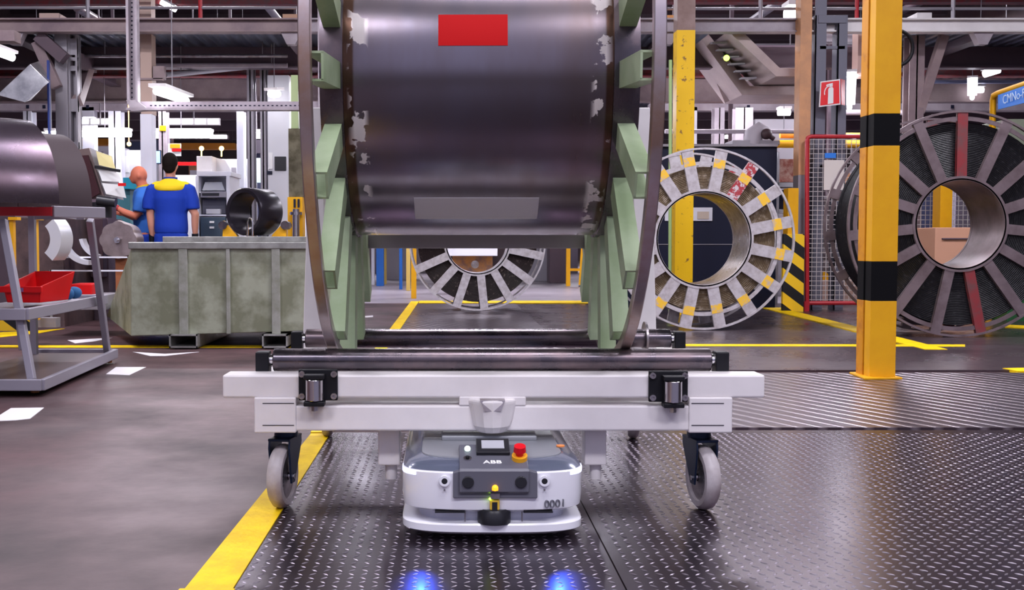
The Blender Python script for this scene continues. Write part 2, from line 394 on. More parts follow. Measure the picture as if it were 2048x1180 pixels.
# centre coupling socket
cx = X(984, YF, 830); zt, zb = Z(797, YF), Z(864, YF)
def sock(w0, w1, zz, d): return [Vector((cx+x_, YF-.004+d*yy, zz)) for x_, yy in ((-w0, 1), (-w1*.75, -.35), (-w1*.4, -.85), (0, -1), (w1*.4, -.85), (w1*.75, -.35), (w0, 1))]
MB().rings([sock(.055, .045, zb, .03), sock(.075, .06, zb+.02, .045), sock(.10, .075, zt-.012, .05), sock(.10, .075, zt, .05)]).build('coupling_socket', white, cart, bevel=.006)
MB().prism([(cx-.036, YF-.045, zt+.0005), (cx-.024, YF-.052, zt-.03), (cx+.024, YF-.052, zt-.03), (cx+.036, YF-.045, zt+.0005)], (0, .05, 0)).build('socket_recess', steel, cart)
MB().pb(918, 793, 1052, 812, YF-.002, .08).build('gusset', white, cart, bevel=.004)
# side rails, rear beams
YB = 4.55
zc0, zc1 = Z(862, YF), Z(811, YF)
for sx_ in (550, 1420):
    x_ = X(sx_, YF, 830); MB().b2((x_-.05, YF+.10, zc0+.005), (x_+.05, YB, zc1-.01)).build('side_rail', white, cart, bevel=.004)
MB().b2((X(508, YF, 830), YB, zc0), (X(1465, YF, 830), YB+.08, zc1)).build('rear_beam', white, cart, bevel=.004)
for sx_ in (780, 1186):
    x_ = X(sx_, 3.36, 890)
    MB().b2((x_-.033, YF+.101, Z(931, YF+.1)), (x_+.033, YF+.18, zc0+.04)).build('guide_post', white, cart, bevel=.004)
    MB().cyl((x_+.005, YF+.14, Z(931, YF+.1)), (x_+.005, YF+.14, Z(962, YF+.1)), .018).build('guide_pin', white, cart, smooth=True)
# uprights behind the reel
YU = 4.32
for (b0, b1, t0, t1) in ((604, 652, 620, 646), (1268, 1315, 1266, 1300)):
    MB().hexa([at(b0, 735, YU), at(b1, 735, YU), at(b1, 735, YU)+Vector((0, .05, 0)), at(b0, 735, YU)+Vector((0, .05, 0))],
              [at(t0, 215, YU), at(t1, 215, YU), at(t1, 215, YU)+Vector((0, .05, 0)), at(t0, 215, YU)+Vector((0, .05, 0))]).build('upright', white, cart, bevel=.004)
zr = .445; RRo = .0345
# roller cradle plates on the side rails
for i, (ry, x0, x1) in enumerate(((3.32, 548, 1420), (4.07, 612, 1340))):
    xa, xb = X(x0, ry, 720), X(x1, ry, 720)
    rl = MB().cyl((xa, ry, zr), (xb, ry, zr), RRo, seg=32).build('roller', dark_steel, cart, smooth=True, bevel=.003)
    MB().cyl((xa-.035, ry, zr), (xb+.035, ry, zr), .018).build('shaft', bright_steel, rl, smooth=True)
    for xx in (xa-.032, xb+.032):
        m_ = MB().b2((xx-.02, ry-.028, zr-.048), (xx+.02, ry+.028, zr+.026)); m_.build('bearing_block', black, rl, bevel=.004)
        MB().b2((xx-.028, ry-.04, zr-.058), (xx+.028, ry+.04, zr-.046)).build('block_foot', black, rl, bevel=.002)
    # cross member carrying bearing blocks
xa_, xb_ = X(470, YF, 770), X(1505, YF, 770); zu = Z(750, YF)
for xx in (X(548, 3.32, 720)-.032, X(1420, 3.32, 720)+.032):
    MB().b2((xx-.035, YF+.08, Z(795, YF)), (xx+.035, YB+.06, zu-.03)).build('carrier_rail', white, cart, bevel=.004)
for xx in (X(612, 4.07, 720)-.032, X(1340, 4.07, 720)+.032):
    MB().b2((xx-.03, 3.9, zc1-.012), (xx+.03, 4.3, zr-.057)).build('rear_stand', white, cart, bevel=.003)
MB().ring((X(1297, 4.0, 660), 4.07, zr), (1, 0, 0), .018, .062, -.004, .004, 40).build('stop_disc', steel, cart, smooth=True)
MB().b2((X(592, YF), YF+.25, zc0+.02), (X(1378, YF), YF+.34, zc1)).build('cross_member', white, cart)
# roller guides
for gx, gy, ox in ((636, 772, 0), (1337, 775, 14)):
    m_ = MB().pb(gx-39, gy-33, gx+39, gy+29, YF-.012, .014); pl = m_.build('guide_plate', black, cart, bevel=.003)
    cxx = X(gx+ox*.6-4, YF, gy); zc_ = Z(gy+4, YF)
    MB().cyl((cxx, YF-.035, zc_-.032), (cxx, YF-.035, zc_+.03), .026, seg=28).build('guide_roller', bright_steel, pl, smooth=True, bevel=.002)
    MB().b2((cxx-.03, YF-.055, zc_+.031), (cxx+.03, YF-.012, zc_+.045)).build('upper_lug', black, pl, bevel=.003)
    MB().b2((cxx-.03, YF-.055, zc_-.047), (cxx+.03, YF-.012, zc_-.033)).build('lower_lug', black, pl, bevel=.003)
    MB().cyl((cxx, YF-.035, zc_-.048), (cxx, YF-.035, zc_-.062), .01, seg=6).build('nut', steel, pl)
    for ax2 in (-32, 32):
        for ay2 in (-24, 20):
            p = at(gx+ax2, gy+ay2, YF-.012); MB().ring(p, (0, 1, 0), .004, .009, -.010, 0, 16).cyl(p+Vector((0, -.004, 0)), p, .0085, seg=16).build('bolt', steel, pl)
# casters
bluebl = mat('dark_blue_fork', (.01, .02, .05), .35, .4)
wheelm = mat('polyurethane_wheel', (.50, .46, .47), .35, col2=(.28, .22, .22), nscale=6)
def caster(px, py, yaw, zt_):
    g = gr(px, py); rw = .097
    c = thing('caster', '', ''); del c['label']; del c['category']
    c.parent = cart; c.location = (g.x-cart.location.x, g.y-cart.location.y, 0)
    for nm in ('wheel', 'fork', 'axle', 'swivel_plate'):
        pass
    W = c.location+cart.location
    o = Vector((W.x, W.y, rw))
    wt = .022
    prof = [(rw-.028, -wt), (rw-.012, -wt), (rw-.003, -wt*.65), (rw, 0), (rw-.003, wt*.65), (rw-.012, wt), (rw-.028, wt)]
    MB().lathe(prof, o, (1, 0, 0), 48).build('wheel', wheelm, c, smooth=True)
    MB().lathe([(.012, -.018), (rw-.028, -.012), (rw-.028, .012), (.012, .018)], o, (1, 0, 0), 32).build('wheel_hub', steel, c, smooth=True)
    MB().cyl(o-Vector((.038, 0, 0)), o+Vector((.038, 0, 0)), .009, seg=8).build('axle', bright_steel, c)
    m_ = MB(); top = rw*2+.012
    for s in (-1, 1):
        m_.prism([(o.x+s*.028, o.y-.016, rw-.02), (o.x+s*.028, o.y+.016, rw-.02), (o.x+s*.028, o.y+.085, top-.015), (o.x+s*.028, o.y+.08, top+.006), (o.x+s*.028, o.y-.03, top+.006), (o.x+s*.028, o.y-.035, top-.02)], (s*.006, 0, 0))
    m_.b2((o.x-.034, o.y-.035, top), (o.x+.034, o.y+.085, top+.008)); m_.build('fork', bluebl, c, bevel=.002)
    MB().cyl((o.x, o.y+.035, top+.005), (o.x, o.y+.035, top+.03), .036, seg=28).build('swivel_head', bluebl, c, smooth=True)
    MB().b2((o.x-.05, o.y-.02, top+.028), (o.x+.05, o.y+.09, zt_)).build('mounting_plate', steel, c, bevel=.002)
    c.rotation_euler = (0, 0, yaw)
    return c
ztop = zc0+.004
caster(566, 1015, R(-10), ztop); caster(1405, 1018, R(9), ztop)
caster(655, 872, R(5), ztop); caster(1266, 876, R(-8), ztop)

# ================================================================== MOBILE ROBOT
Yr = 2.9; cxr = X(987, Yr, 1000); HWr = .247
bot = thing('mobile_robot', 'low white and grey automated guided vehicle numbered 0001 under the reel cart', 'robot', (cxr, Yr+.6, 0))
def plan(inset, z, n=22, back=1.25, fy=0.0):
    hw = HWr-inset; pts = []
    for i in range(n+1):                        # bowed, round-cornered nose
        t = -1+2*i/n; a = t*math.pi/2
        xx = hw*math.copysign(abs(math.sin(a))**.62, a); yy = Yr+inset+fy+.135*(1-abs(math.cos(a))**.62)
        pts.append(Vector((cxr+xx, yy, z)))
    pts += [Vector((cxr+hw, Yr+back-inset, z)), Vector((cxr-hw, Yr+back-inset, z))]
    return pts
MB().rings([plan(.012, .020), plan(0, .028), plan(0, .046), plan(.004, .050)]).build('bumper_skirt', agvwhite, bot, smooth=True)
MB().rings([plan(.045, .048), plan(.045, .095)]).build('recess', mat('pale_recess', (.55, .56, .66), .35), bot)
MB().rings([plan(.016, .080), plan(.003, .088), plan(0, .12), plan(0, .186), plan(.005, .192)]).build('body_shell', agvwhite, bot, smooth=True)
MB().rings([plan(.003, .191), plan(.016, .205), plan(.052, .216)]).build('shoulder_band', agvband, bot, smooth=True)
MB().rings([plan(.05, .210), plan(.052, .2185), plan(.056, .220)]).build('deck', agvtop, bot)
MB().b2((cxr-.14, Yr+.30, .219), (cxr+.14, Yr+1.0, .234)).build('lift_platform', mat('deck_plate', (.30, .31, .33), .35, .3), bot, bevel=.004)
# nose light strip, glowing at the two corners
for s in (-1, 1):
    pts_lo = [p for p in plan(-.0008, .176)[:23] if s*(p.x-cxr) > HWr*.80]; pts_hi = [p+Vector((0, 0, .012)) for p in pts_lo]
    m_ = MB(); vs = [m_.bm.verts.new(p) for p in pts_lo]; vt = [m_.bm.verts.new(p) for p in pts_hi]
    for i in range(len(vs)-1): m_.bm.faces.new((vs[i], vs[i+1], vt[i+1], vt[i]))
    o = m_.build('light_strip', lampmat('blue_white_led', 2.2, (.55, .6, 1)), bot); o['label'] = 'glowing blue-white corner light'
def front_y(dx): return Yr+.135*(1-max(0, math.cos(math.asin(min(1, (abs(dx)/HWr)**(1/.62)))))**.62)
def rp(px, py, Y): return at(px, py, Y)
# console: front cheek, sloped panel
yc = Yr-.008
def cz(py, Y=yc): return Z(py, Y)
front = [(906, 997), (1075, 997), (1075, 945), (1057, 940), (922, 940), (906, 945)]
MB().prism([rp(px, py, yc) for px, py in front], (0, .06, 0)).build('console_bezel', agvgrey, bot, bevel=.003)
x0_, x1_ = X(919, yc-.012, 960), X(1058, yc-.012, 960)
zA, zB = cz(986), cz(938); zC = zB+.032; yA = yc-.012
prof = [(yA+.006, zA), (yA, zA+.006), (yA, zB-.004), (yA+.006, zB+.002), (yA+.125, zC+.012), (yA+.20, zC-.006), (yA+.20, zA)]
cons = MB().rings([[Vector((x0_, a, b)) for a, b in prof], [Vector((x1_, a, b)) for a, b in prof]]).build('console', mat('console_front_grey', (.12, .12, .15), .35), bot, bevel=.003)
sl = Vector((0, yA+.125, zC+.012))-Vector((0, yA+.006, zB+.002)); sn = Vector((0, -sl.z, sl.y)).normalized(); sl_n = sl.normalized()
org = Vector((0, yA+.006, zB+.002)); tilt = math.atan2(sl.z, sl.y)
def onslope(px, py):
    d = ray(px, py); t = (org-Vector((0, 0, H))).dot(sn)/d.dot(sn); return Vector((0, 0, H))+d*t
rotS = (tilt, 0, 0)
RS = Euler(rotS)
a, b = onslope(953, 911), onslope(1017, 883)
ctr = (a+b)/2; wd = abs(b.x-a.x); ln = (b-a).dot(sl_n)
dsp = MB().box(ctr+sn*.004, (wd, ln, .012), RS).build('display', blackp, bot, bevel=.002)
MB().box(ctr+sn*.011+sl_n*.003, (wd*.68, ln*.55, .002), RS).build('screen', mat('grey_screen', (.35, .35, .4), .2, emis=.25, ecol=(.6, .6, .7)), dsp)
e = onslope(1039, 918)
es = MB().cyl(e, e+sn*.012, .021, seg=28).build('emergency_stop', mat('estop_yellow', (.95, .45, .02), .4), bot, smooth=True)
MB().cyl(e+sn*.012, e+sn*.026, .010).cyl(e+sn*.024, e+sn*.040, .017, .0155, seg=28).build('stop_button', mat('estop_red', (.75, .01, .02), .3), es, smooth=True)
e = onslope(935, 900); MB().sph(e+sn*.004, .0085).build('signal_lamp', mat('white_green_lamp', (.8, .95, .88), .3, emis=1.5, ecol=(.75, 1, .85)), bot, smooth=True)
e = onslope(935, 918); MB().ring(e, sn, .006, .011, 0, .004, 24).build('key_switch', bright_steel, bot); MB().cyl(e, e+sn*.008, .005).build('key_slot', black, bot)
e = onslope(985, 925); text('logo_letters', 'ABB', mat('white_print', (.9, .9, .9), .4), bot, e+sn*.001, (tilt, 0, 0), .022, bold=.0005, sx=1.25)
e = onslope(984, 879); MB().tube([Vector((cxr+q*.02, yA+.15, zC+.012+(.006 if abs(q) < 1 else 0))) for q in (-1, -.5, .5, 1)], .002).build('handle', black, bot)
for px in (936, 1042): p = at(px, 964, yA); MB().cyl(p-Vector((0, .006, 0)), p+Vector((0, .002, 0)), .0155, seg=28).build('speaker_knob', blackp, bot, smooth=True, bevel=.0015)
for px in (889, 1089):
    p = at(px, 962, Yr); pp = p+Vector((0, .006 if px < 900 else .006, 0)); MB().ring(pp, (0, 1, 0), .008, .014, -.010, 0, 28).build('sensor_bezel', agvwhite, bot, smooth=True)
    MB().cyl(pp-Vector((0, .009, 0)), pp, .009, seg=24).build('sensor', blackp, bot)
    MB().cyl(pp+Vector((0, -.008, -.024)), pp+Vector((0, -.004, -.024)), .0025, seg=10).build('screw', steel, bot)
p = at(990, 978, yA); MB().cyl(p+Vector((0, -.006, -.002)), p+Vector((0, -.006, .004)), .0085).sph(p+Vector((0, -.006, .004)), .0085).build('amber_beacon', mat('amber_lamp', (.95, .42, .02), .3, emis=1.2, ecol=(1, .4, .02)), bot, smooth=True)
p = at(990, 991, yc); MB().box(p+Vector((0, -.004, 0)), (.024, .012, .014)).build('beacon_bracket', steel, bot)
p = at(980, 997, yc); MB().sph(p+Vector((0, -.004, 0)), .003).build('status_led', mat('green_led', (.5, 1, .1), .3, emis=10, ecol=(.5, 1, .05)), bot)
# laser scanner
sc = Vector((X(989, Yr, 1035), Yr+.025, 0))
scn_ = MB().lathe([(.0, .050), (.044, .050), (.045, .058), (.044, .080), (.038, .089), (0, .089)], sc, (0, 0, 1), 36, closed=False).build('laser_scanner', blackp, bot, smooth=True)
MB().b2((sc.x-.013, Yr-.012, .090), (sc.x+.013, Yr+.02, .118)).build('scanner_neck', mat('scanner_yellow', (.8, .5, .05), .4), scn_, bevel=.003)
MB().b2((sc.x-.007, Yr-.0135, .088), (sc.x+.007, Yr-.011, .112)).build('scanner_window', blackp, scn_)
for a, b in ((870, 930), (1047, 1106)): MB().pb(a, 1023, b, 1026, front_y(X((a if a < 900 else b), Yr, 1025)-cxr)-.004, .03).build('slot', blackp, bot)
for px in (930, 1044):
    p = at(px, 1043, Yr+.02); MB().tube([p, p+Vector((0, .001, .022)), p+Vector((.0, .004, .026))], .0018, 6).build('clip', steel, bot)
text('number_marking', '0001', mat('grey_print', (.16, .16, .19), .5), bot, Vector((X(1111, Yr, 1010), front_y(X(1111, Yr, 1010)-cxr)-.001, Z(1010, Yr))), (math.pi/2, 0, math.atan((front_y(X(1111, Yr, 1010)-cxr+.02)-front_y(X(1111, Yr, 1010)-cxr-.02))/.04)), .031, ext=.003, bold=-.0004)
e = gr(1121, 893, .221); MB().cyl(e, e+Vector((0, 0, .004)), .012, seg=20).build('orange_marker', mat('orange_marker', (.9, .3, .08), .5), bot)
for px, s in ((835, -1), (1150, 1)):
    g = gr(px, 1172); l = bpy.data.lights.new('blue_spot', 'SPOT'); l.energy = 4; l.color = (.02, .08, 1); l.spot_size = R(26); l.spot_blend = .8; l.shadow_soft_size = .005
    p = Vector((g.x, Yr-.03, .15)); o = bpy.data.objects.new('blue_warning_spot', l); C.objects.link(o)
    o.rotation_euler = (g-p).to_track_quat('-Z', 'Y').to_euler(); o.parent = bot; o.location = p-bot.location

# ================================================================== YELLOW/BLACK COLUMN
Yk = 6.42
def vcolumn(label, rects, name='steel_column'):
    pass
colb = gr(1765, 752)
col = thing('steel_column', 'thick yellow column with two black bands standing on the tread plate', 'column', (X(1765, Yk, 750), Yk, 0))
def colpart(name, wx0, wx1, y0, y1, segs, par):
    # segs: z intervals with material
    for i, (z0, z1, mm) in enumerate(segs):
        MB().b2((wx0, y0, z0), (wx1, y1, z1)).build(name if mm is yellow else 'black_band', mm, par, bevel=.002)
x0c, x1c = X(1739, Yk, 740), X(1791, Yk, 740)
zs = [Z(602, Yk), Z(523, Yk), Z(291, Yk), Z(227, Yk)]
segs = [(.004, zs[0], yellow), (zs[0], zs[1], blackpaint), (zs[1], zs[2], yellow), (zs[2], zs[3], blackpaint), (zs[3], 4.6, yellow)]
colpart('post', x0c, x1c, Yk, Yk+.09, segs, col)
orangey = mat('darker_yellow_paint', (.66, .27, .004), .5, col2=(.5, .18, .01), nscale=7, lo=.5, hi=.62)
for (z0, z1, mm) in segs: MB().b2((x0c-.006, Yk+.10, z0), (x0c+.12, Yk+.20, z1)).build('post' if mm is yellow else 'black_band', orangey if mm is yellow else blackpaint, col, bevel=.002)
MB().b2((x0c+.02, Yk+.088, .01), (x0c+.10, Yk+.102, 4.6)).build('web', blackpaint, col)
MB().prism([(x0c-.05, Yk-.06, .002), (x1c+.03, Yk-.03, .002), (x1c+.02, Yk+.24, .002), (x0c-.03, Yk+.24, .002)], (0, 0, .012)).build('base_plate', yellow, col, bevel=.003)
MB().tube([Vector((x1c+.02+.085*math.sin(R(a)), Yk+.1, Z(90, Yk)+.10*math.cos(R(a)))) for a in range(0, 360, 15)], .011, 8, close=True).build('cable_hook', black, col)
MB().b2((x0c+.12, Yk+.10, Z(90, Yk)-.02), (x1c+.04, Yk+.13, Z(90, Yk)+.02)).b2((x1c, Yk+.085, Z(90, Yk)+.08), (x1c+.03, Yk+.11, Z(90, Yk)+.12)).build('hook_bracket', black, col)

# ================================================================== FLOOR REELS
def winding(o, r0, r1, t0, t1, p=.014):
    prof = []; n = max(3, int((r1-r0)/p)); k = max(3, int((t1-t0)/p/2))
    for i in range(n*4+1): prof.append((r0+(r1-r0)*i/(n*4), t0+.004*abs(math.cos(i*math.pi/4))))
    for i in range(1, k*4): prof.append((r1-.006*abs(math.cos(i*math.pi/4+math.pi/2)), t0+(t1-t0)*i/(k*4)))
    for i in range(n*4+1): prof.append((r1-(r1-r0)*i/(n*4), t1-.004*abs(math.cos(i*math.pi/4))))
    return MB().lathe(prof, o, (0, 1, 0), 72)
def floor_reel(label, cpx, cpy, Yn, Rr, r, width, ns, off, sw, wr, mspoke, mrim, mcable, special={}, patches=None, inner=True, yaw=0):
    cxx = X(cpx, Yn, cpy); c = Vector((cxx, Yn, Rr+.0))
    t = thing('cable_reel', label, 'reel', (cxx, Yn+width/2, 0))
    MB().ring(c, (0, 1, 0), r-.012, r, 0, width, 64).build('hub_tube', steel if mspoke is not mats2 else mrim, t, smooth=True)
    winding(c, r+.002, wr, .045, width-.045).build('cable_winding', mcable, t, smooth=True)
    for (ya, yb2) in ((0, .035), (width-.035, width)):
        MB().ring(c, (0, 1, 0), Rr-.018, Rr, ya, ya+.03, 96).build('rim', mrim, t, smooth=True)
        if inner: MB().ring(c, (0, 1, 0), wr+.01, wr+.045, ya+.012, ya+.02, 80).build('inner_ring', mrim, t, smooth=True)
        MB().ring(c, (0, 1, 0), r-.014, r+.02, ya, ya+.03, 64).build('hub_flange', mspoke, t, smooth=True)
        for k in range(ns):
            a = R(off+360/ns*k); d = Vector((math.cos(a), 0, math.sin(a))); yy = ya+.012
            mm = special.get(k, mspoke)
            m_ = MB(); p0 = c+Vector((0, yy, 0))+d*(r+.008); p1 = c+Vector((0, yy, 0))+d*(Rr-.008)
            m_.bar(p0, p1, .016, sw, up=Vector((-d.z, 0, d.x)))
            for q in (-1, 1):
                tn = Vector((-d.z, 0, d.x))*q*(sw/2-.004); m_.bar(p0+tn+Vector((0, .015, 0)), p1+tn+Vector((0, .015, 0)), .03, .008, up=Vector((-d.z, 0, d.x)))
            s_ = m_.build('spoke', mm, t)
            if patches and ya == 0:
                rr_ = r+(Rr-r)*(.62+.08*math.sin(k*5.1)); pc = c+d*rr_+Vector((0, yy-.0085, 0))
                MB().bar(pc-d*.04, pc+d*.04, .002, sw*.98, up=Vector((-d.z, 0, d.x))).build('yellow_patch', patches, s_)
    if yaw: t.rotation_euler = (0, 0, yaw)
    return t
mats1 = mat('scuffed_light_steel', (.56, .53, .55), .4, .3, col2=(.40, .36, .37), nscale=18, rvar=.1)
mats2 = mat('brown_grey_steel', (.22, .17, .18), .42, .5, col2=(.15, .11, .115), nscale=6)
redrust = mat('red_flaking_paint', (.35, .04, .05), .5, col2=(.55, .50, .52), nscale=26, lo=.5, hi=.56)
rope = mat('brown_wire_rope', (.13, .09, .05), .55, .2, col2=(.32, .26, .2), nscale=22, bump=.6, bscale=60, stretch=(1, .4, 1), lo=.5, hi=.7)
blackcable = mat('black_cable', (.006, .006, .008), .4, spec=.3, col2=(.03, .03, .035), nscale=30, lo=.55, hi=.7)
darkcable = mat('dark_brown_cable', (.012, .006, .006), .4, spec=.25, col2=(.12, .09, .08), nscale=24, lo=.58, hi=.68)
ypatch = mat('yellow_patch_paint', (.80, .48, .04), .5, col2=(.5, .4, .3), nscale=20, lo=.5, hi=.62)
floor_reel('upright wire rope reel with yellow patches on its light grey spokes, right of the cart', 1408, 476, 10.05, .832, .435, .62, 16, 11.25, .105, .66, mats1, mats1, rope, {2: redrust}, ypatch)
floor_reel('large upright reel of black cable with dull brown spokes, behind the striped column', 1922, 447, 9.3, .955, .385, .62, 15, 90, .085, .86, mats2, mats2, blackcable, {0: darkred, 8: darkred})
floor_reel('reel of dark cable standing on the ribbed plates, seen beneath the huge reel', 955, 482, 12.9, .80, .375, .55, 15, -12, .095, .70, mats1, mats1, darkcable, {}, None, False)

# ================================================================== SKIP BIN
Yb = 8.4
bn = thing('metal_bin', 'long dented grey-green steel container on hollow feet, left of the huge reel', 'container', (X(440, Yb), Yb+.4, 0))
def q(px, py, Y): return at(px, py, Y)
xr = 680
top_f = [(258, 497), (xr, 497)]; bot_f = [(262, 672), (xr, 655)]
YT, YBm = 8.4, 8.4
pA, pB = at(262, 495, 8.4), at(262, 672, 8.4); pC, pD = at(xr, 495, 8.4), at(xr, 660, 8.4)
dep = 1.35
back_top = Vector((0, dep, 0))
lp = at(213, 632, 9.8); lpt = at(255, 497, 10.35)
MB().hexa([pB, pD, pD+Vector((0, dep, 0)), lp], [pA, pC, pC+back_top, pA+Vector((-.02, dep, 0))]).build('bin_body', binmat, bn, bevel=.006)
MB().pb(256, 484, xr, 498, 8.37, .05).build('top_rail', galv, bn, bevel=.006)
MB().b2((pA.x-.02, 8.4, Z(484, 8.4)), (pA.x+.04, 8.4+dep, Z(495, 8.4))).build('side_rail', galv, bn, bevel=.006)
MB().b2((pA.x-.02, 8.4+dep-.05, Z(484, 8.4)), (pC.x, 8.4+dep, Z(495, 8.4))).build('rear_rail', galv, bn, bevel=.006)
for a, b in ((357, 375), (452, 460), (543, 560)): MB().pb(a, 498, b, 668, 8.375, .03).build('rib', mat('rib_paint', (.36, .36, .33), .5, .2, col2=(.24, .25, .2), nscale=8), bn, bevel=.004)
for a, b in ((338, 395), (524, 575)):
    m_ = MB(); z0, z1 = 0, Z(670, 8.4)+.01; xa, xb = X(a, 8.33, 680), X(b, 8.33, 680)
    for (u0, u1, v0, v1) in ((xa, xb, z1-.012, z1), (xa, xb, 0, .012), (xa, xa+.012, 0, z1), (xb-.012, xb, 0, z1)): m_.b2((u0, 8.33, v0), (u1, 9.7, v1))
    m_.build('hollow_foot', galv, bn)

# ================================================================== LEFT RACK TROLLEY
rk = thing('rack_trolley', 'grey three-tier metal rack at the left edge holding steel hoods and red crates', 'rack', (X(40, 6.0), 6.2, 0))
rackm = mat('rack_grey_lilac', (.30, .28, .33), .4, .3)
zt3, zt2 = .13, .60
def rail(a, b, wz, nm='rail', z=None):
    return MB().bar(a, b, .03, wz, up=(0, 0, 1)).build(nm, rackm, rk, bevel=.004)
zb_ = Z(768, 5.75)
A = at(-160, 770, 5.75); B = at(84, 770, 5.75); Cc = at(232, 712, 7.4); Cc.z = A.z; Dd = Vector((A.x, Cc.y, A.z))
for nm, z_, hgt, sc_ in (('base_tray', A.z, .06, 1.0),):
    rail(A, B, hgt); rail(B, Cc, hgt); rail(Cc, Dd, hgt)
MB().prism([A, B, Cc, Dd], (0, 0, .006)).build('base_tray', mat('base_sheet', (.16, .12, .12), .35, .4), rk)
z2 = Z(630, 5.75); A2 = Vector((A.x, 5.8, z2)); B2 = at(52, 630, 5.8); B2.z = z2; C2 = at(212, 598, 7.35); C2.z = z2+.0; D2 = Vector((A.x, 7.35, z2))
rail(A2, B2, .062); rail(B2, C2, .062); rail(C2, D2, .062)
MB().prism([A2, B2, C2, D2], (0, 0, .006)).build('middle_tray', rackm, rk)
z3 = Z(421, 6.1); A3 = Vector((A.x, 5.85, z3)); B3 = Vector((at(3, 421, 5.85).x, 5.85, z3)); C3 = at(208, 425, 6.6); C3.z = z3; 
A3b = at(105, 425, 6.3); A3b.z = z3
MB().bar(A3b, C3, .03, .065).build('top_rail', rackm, rk, bevel=.004)
MB().bar(Vector((A.x, 6.25, z3)), A3b, .03, .05).build('top_rail', redpaint, rk)
MB().bar(Vector((A.x, 7.3, z3)), Vector((X(170, 7.3), 7.3, z3)), .03, .05).build('top_rail', rackm, rk)
MB().bar(Vector((A3b.x, 6.3, z3)), Vector((X(150, 7.3), 7.3, z3)), .03, .05).build('top_rail', rackm, rk)
for p, q_ in ((at(6, 440, 5.95), at(64, 760, 5.8)), (at(180, 440, 6.7), at(215, 705, 7.3)), (at(35, 600, 7.3), at(45, 700, 7.3))):
    MB().bar(p, q_, .04, .04, up=(0, 1, 0)).build('leg', rackm, rk, bevel=.004)
MB().bar(Vector((A.x+.02, 7.3, A.z)), Vector((A.x+.02, 7.3, z3)), .04, .04, up=(0, 1, 0)).build('leg', rackm, rk)
MB().bar(Vector((A.x+.02, 5.8, A.z)), Vector((A.x+.02, 6.2, z3)), .04, .04, up=(0, 1, 0)).build('leg', rackm, rk)
for px, Y_ in ((70, 5.85), (218, 7.3)):
    p = at(px, 780, Y_); MB().cyl((p.x, Y_, 0), (p.x, Y_, A.z-.02), .022).build('foot', mat('rust_foot', (.3, .11, .03), .6), rk)
MB().cyl((A.x+.05, 5.85, 0), (A.x+.05, 5.85, A.z-.02), .022).build('foot', MATS['rust_foot'], rk)
hoodm = mat('dark_rolled_steel', (.13, .10, .13), .27, .85, col2=(.08, .055, .07), nscale=3, rvar=.06)
hoodm2 = mat('brown_steel', (.05, .035, .04), .6, .2, spec=.2)
hz = z3+.03
def hood(label, px, Yc, r, ln, m):
    m_ = MB().lathe([(r-.01, 0), (r, 0), (r, ln), (r-.01, ln)], (X(px, Yc, 420), Yc, hz), (-.72, -.69, 0), 56, a0=-math.pi/2, a1=math.pi/2)
    return tag(m_.build('steel_hood', m, smooth=True), label, 'cover')
hood('shiny dark rolled steel hood on top of the rack at the left edge', 44, 6.3, .49, 1.1, hoodm)
hood('dull brown rolled steel hood half hidden behind the shiny one', 116, 7.0, .475, .45, hoodm2)
# red crates
def crate(label, c, w, d, h, yaw, front_low=.55, m=red, parent=None):
    t = thing('storage_crate', label, 'crate', c)
    m_ = MB(); x, y, z = c; th = .008; W, D = w/2, d/2; e = .03
    def P(sx_, sy_, zz, k=1): return Vector((x+sx_*(W+e*zz/h), y+sy_*(D+e*zz/h), z+zz))
    def wall(a, b, ha, hb, nrm):
        m_.rings([[P(*a, 0), P(*b, 0), P(*b, hb), P(*a, ha)], [P(*a, 0)+nrm, P(*b, 0)+nrm, P(*b, hb)+nrm, P(*a, ha)+nrm]])
    wall((-1, 1), (1, 1), h, h, Vector((0, -th, 0))); wall((-1, -1), (1, -1), h*front_low, h*front_low, Vector((0, th, 0)))
    wall((-1, -1), (-1, 1), h*front_low, h, Vector((th, 0, 0))); wall((1, -1), (1, 1), h*front_low, h, Vector((-th, 0, 0)))
    m_.b2((x-W, y-D, z), (x+W, y+D, z+th)); m_.build('crate_body', m, t, bevel=.003)
    m_ = MB().b2((x-W-e*front_low-.012, y-D-e*front_low-.016, z+h*front_low-.035), (x+W+e*front_low+.012, y-D-e*front_low, z+h*front_low)); m_.build('front_lip', m, t, bevel=.004)
    MB().b2((x-.02, y-D-e-.008, z+h*front_low-.03), (x+.02, y-D-e*front_low-.016, z+h*front_low-.008)).build('label_holder', mat('purple_label', (.2, .08, .2), .5), t)
    t.rotation_euler = (0, 0, yaw); return t
crate('open red plastic crate with sloping sides on the middle rack shelf', (X(62, 6.35), 6.45, z2+.036), .20, .34, .17, R(-8))
crate('red plastic crate cut off by the left edge of the frame', (X(-50, 6.3)-.22, 6.4, z2+.036), .30, .42, .19, R(0), 1.0)
tag(MB().sph((X(136, 7.0), 7.1, z2+.055), .05, (1, .8, .8)).sph((X(130, 7.0), 7.05, z2+.05), .035, (1, 1, 1.1)).build('blue_rag', mat('blue_rag', (.03, .12, .28), .8), smooth=True), 'crumpled blue cloth beside the open red crate', 'cloth')

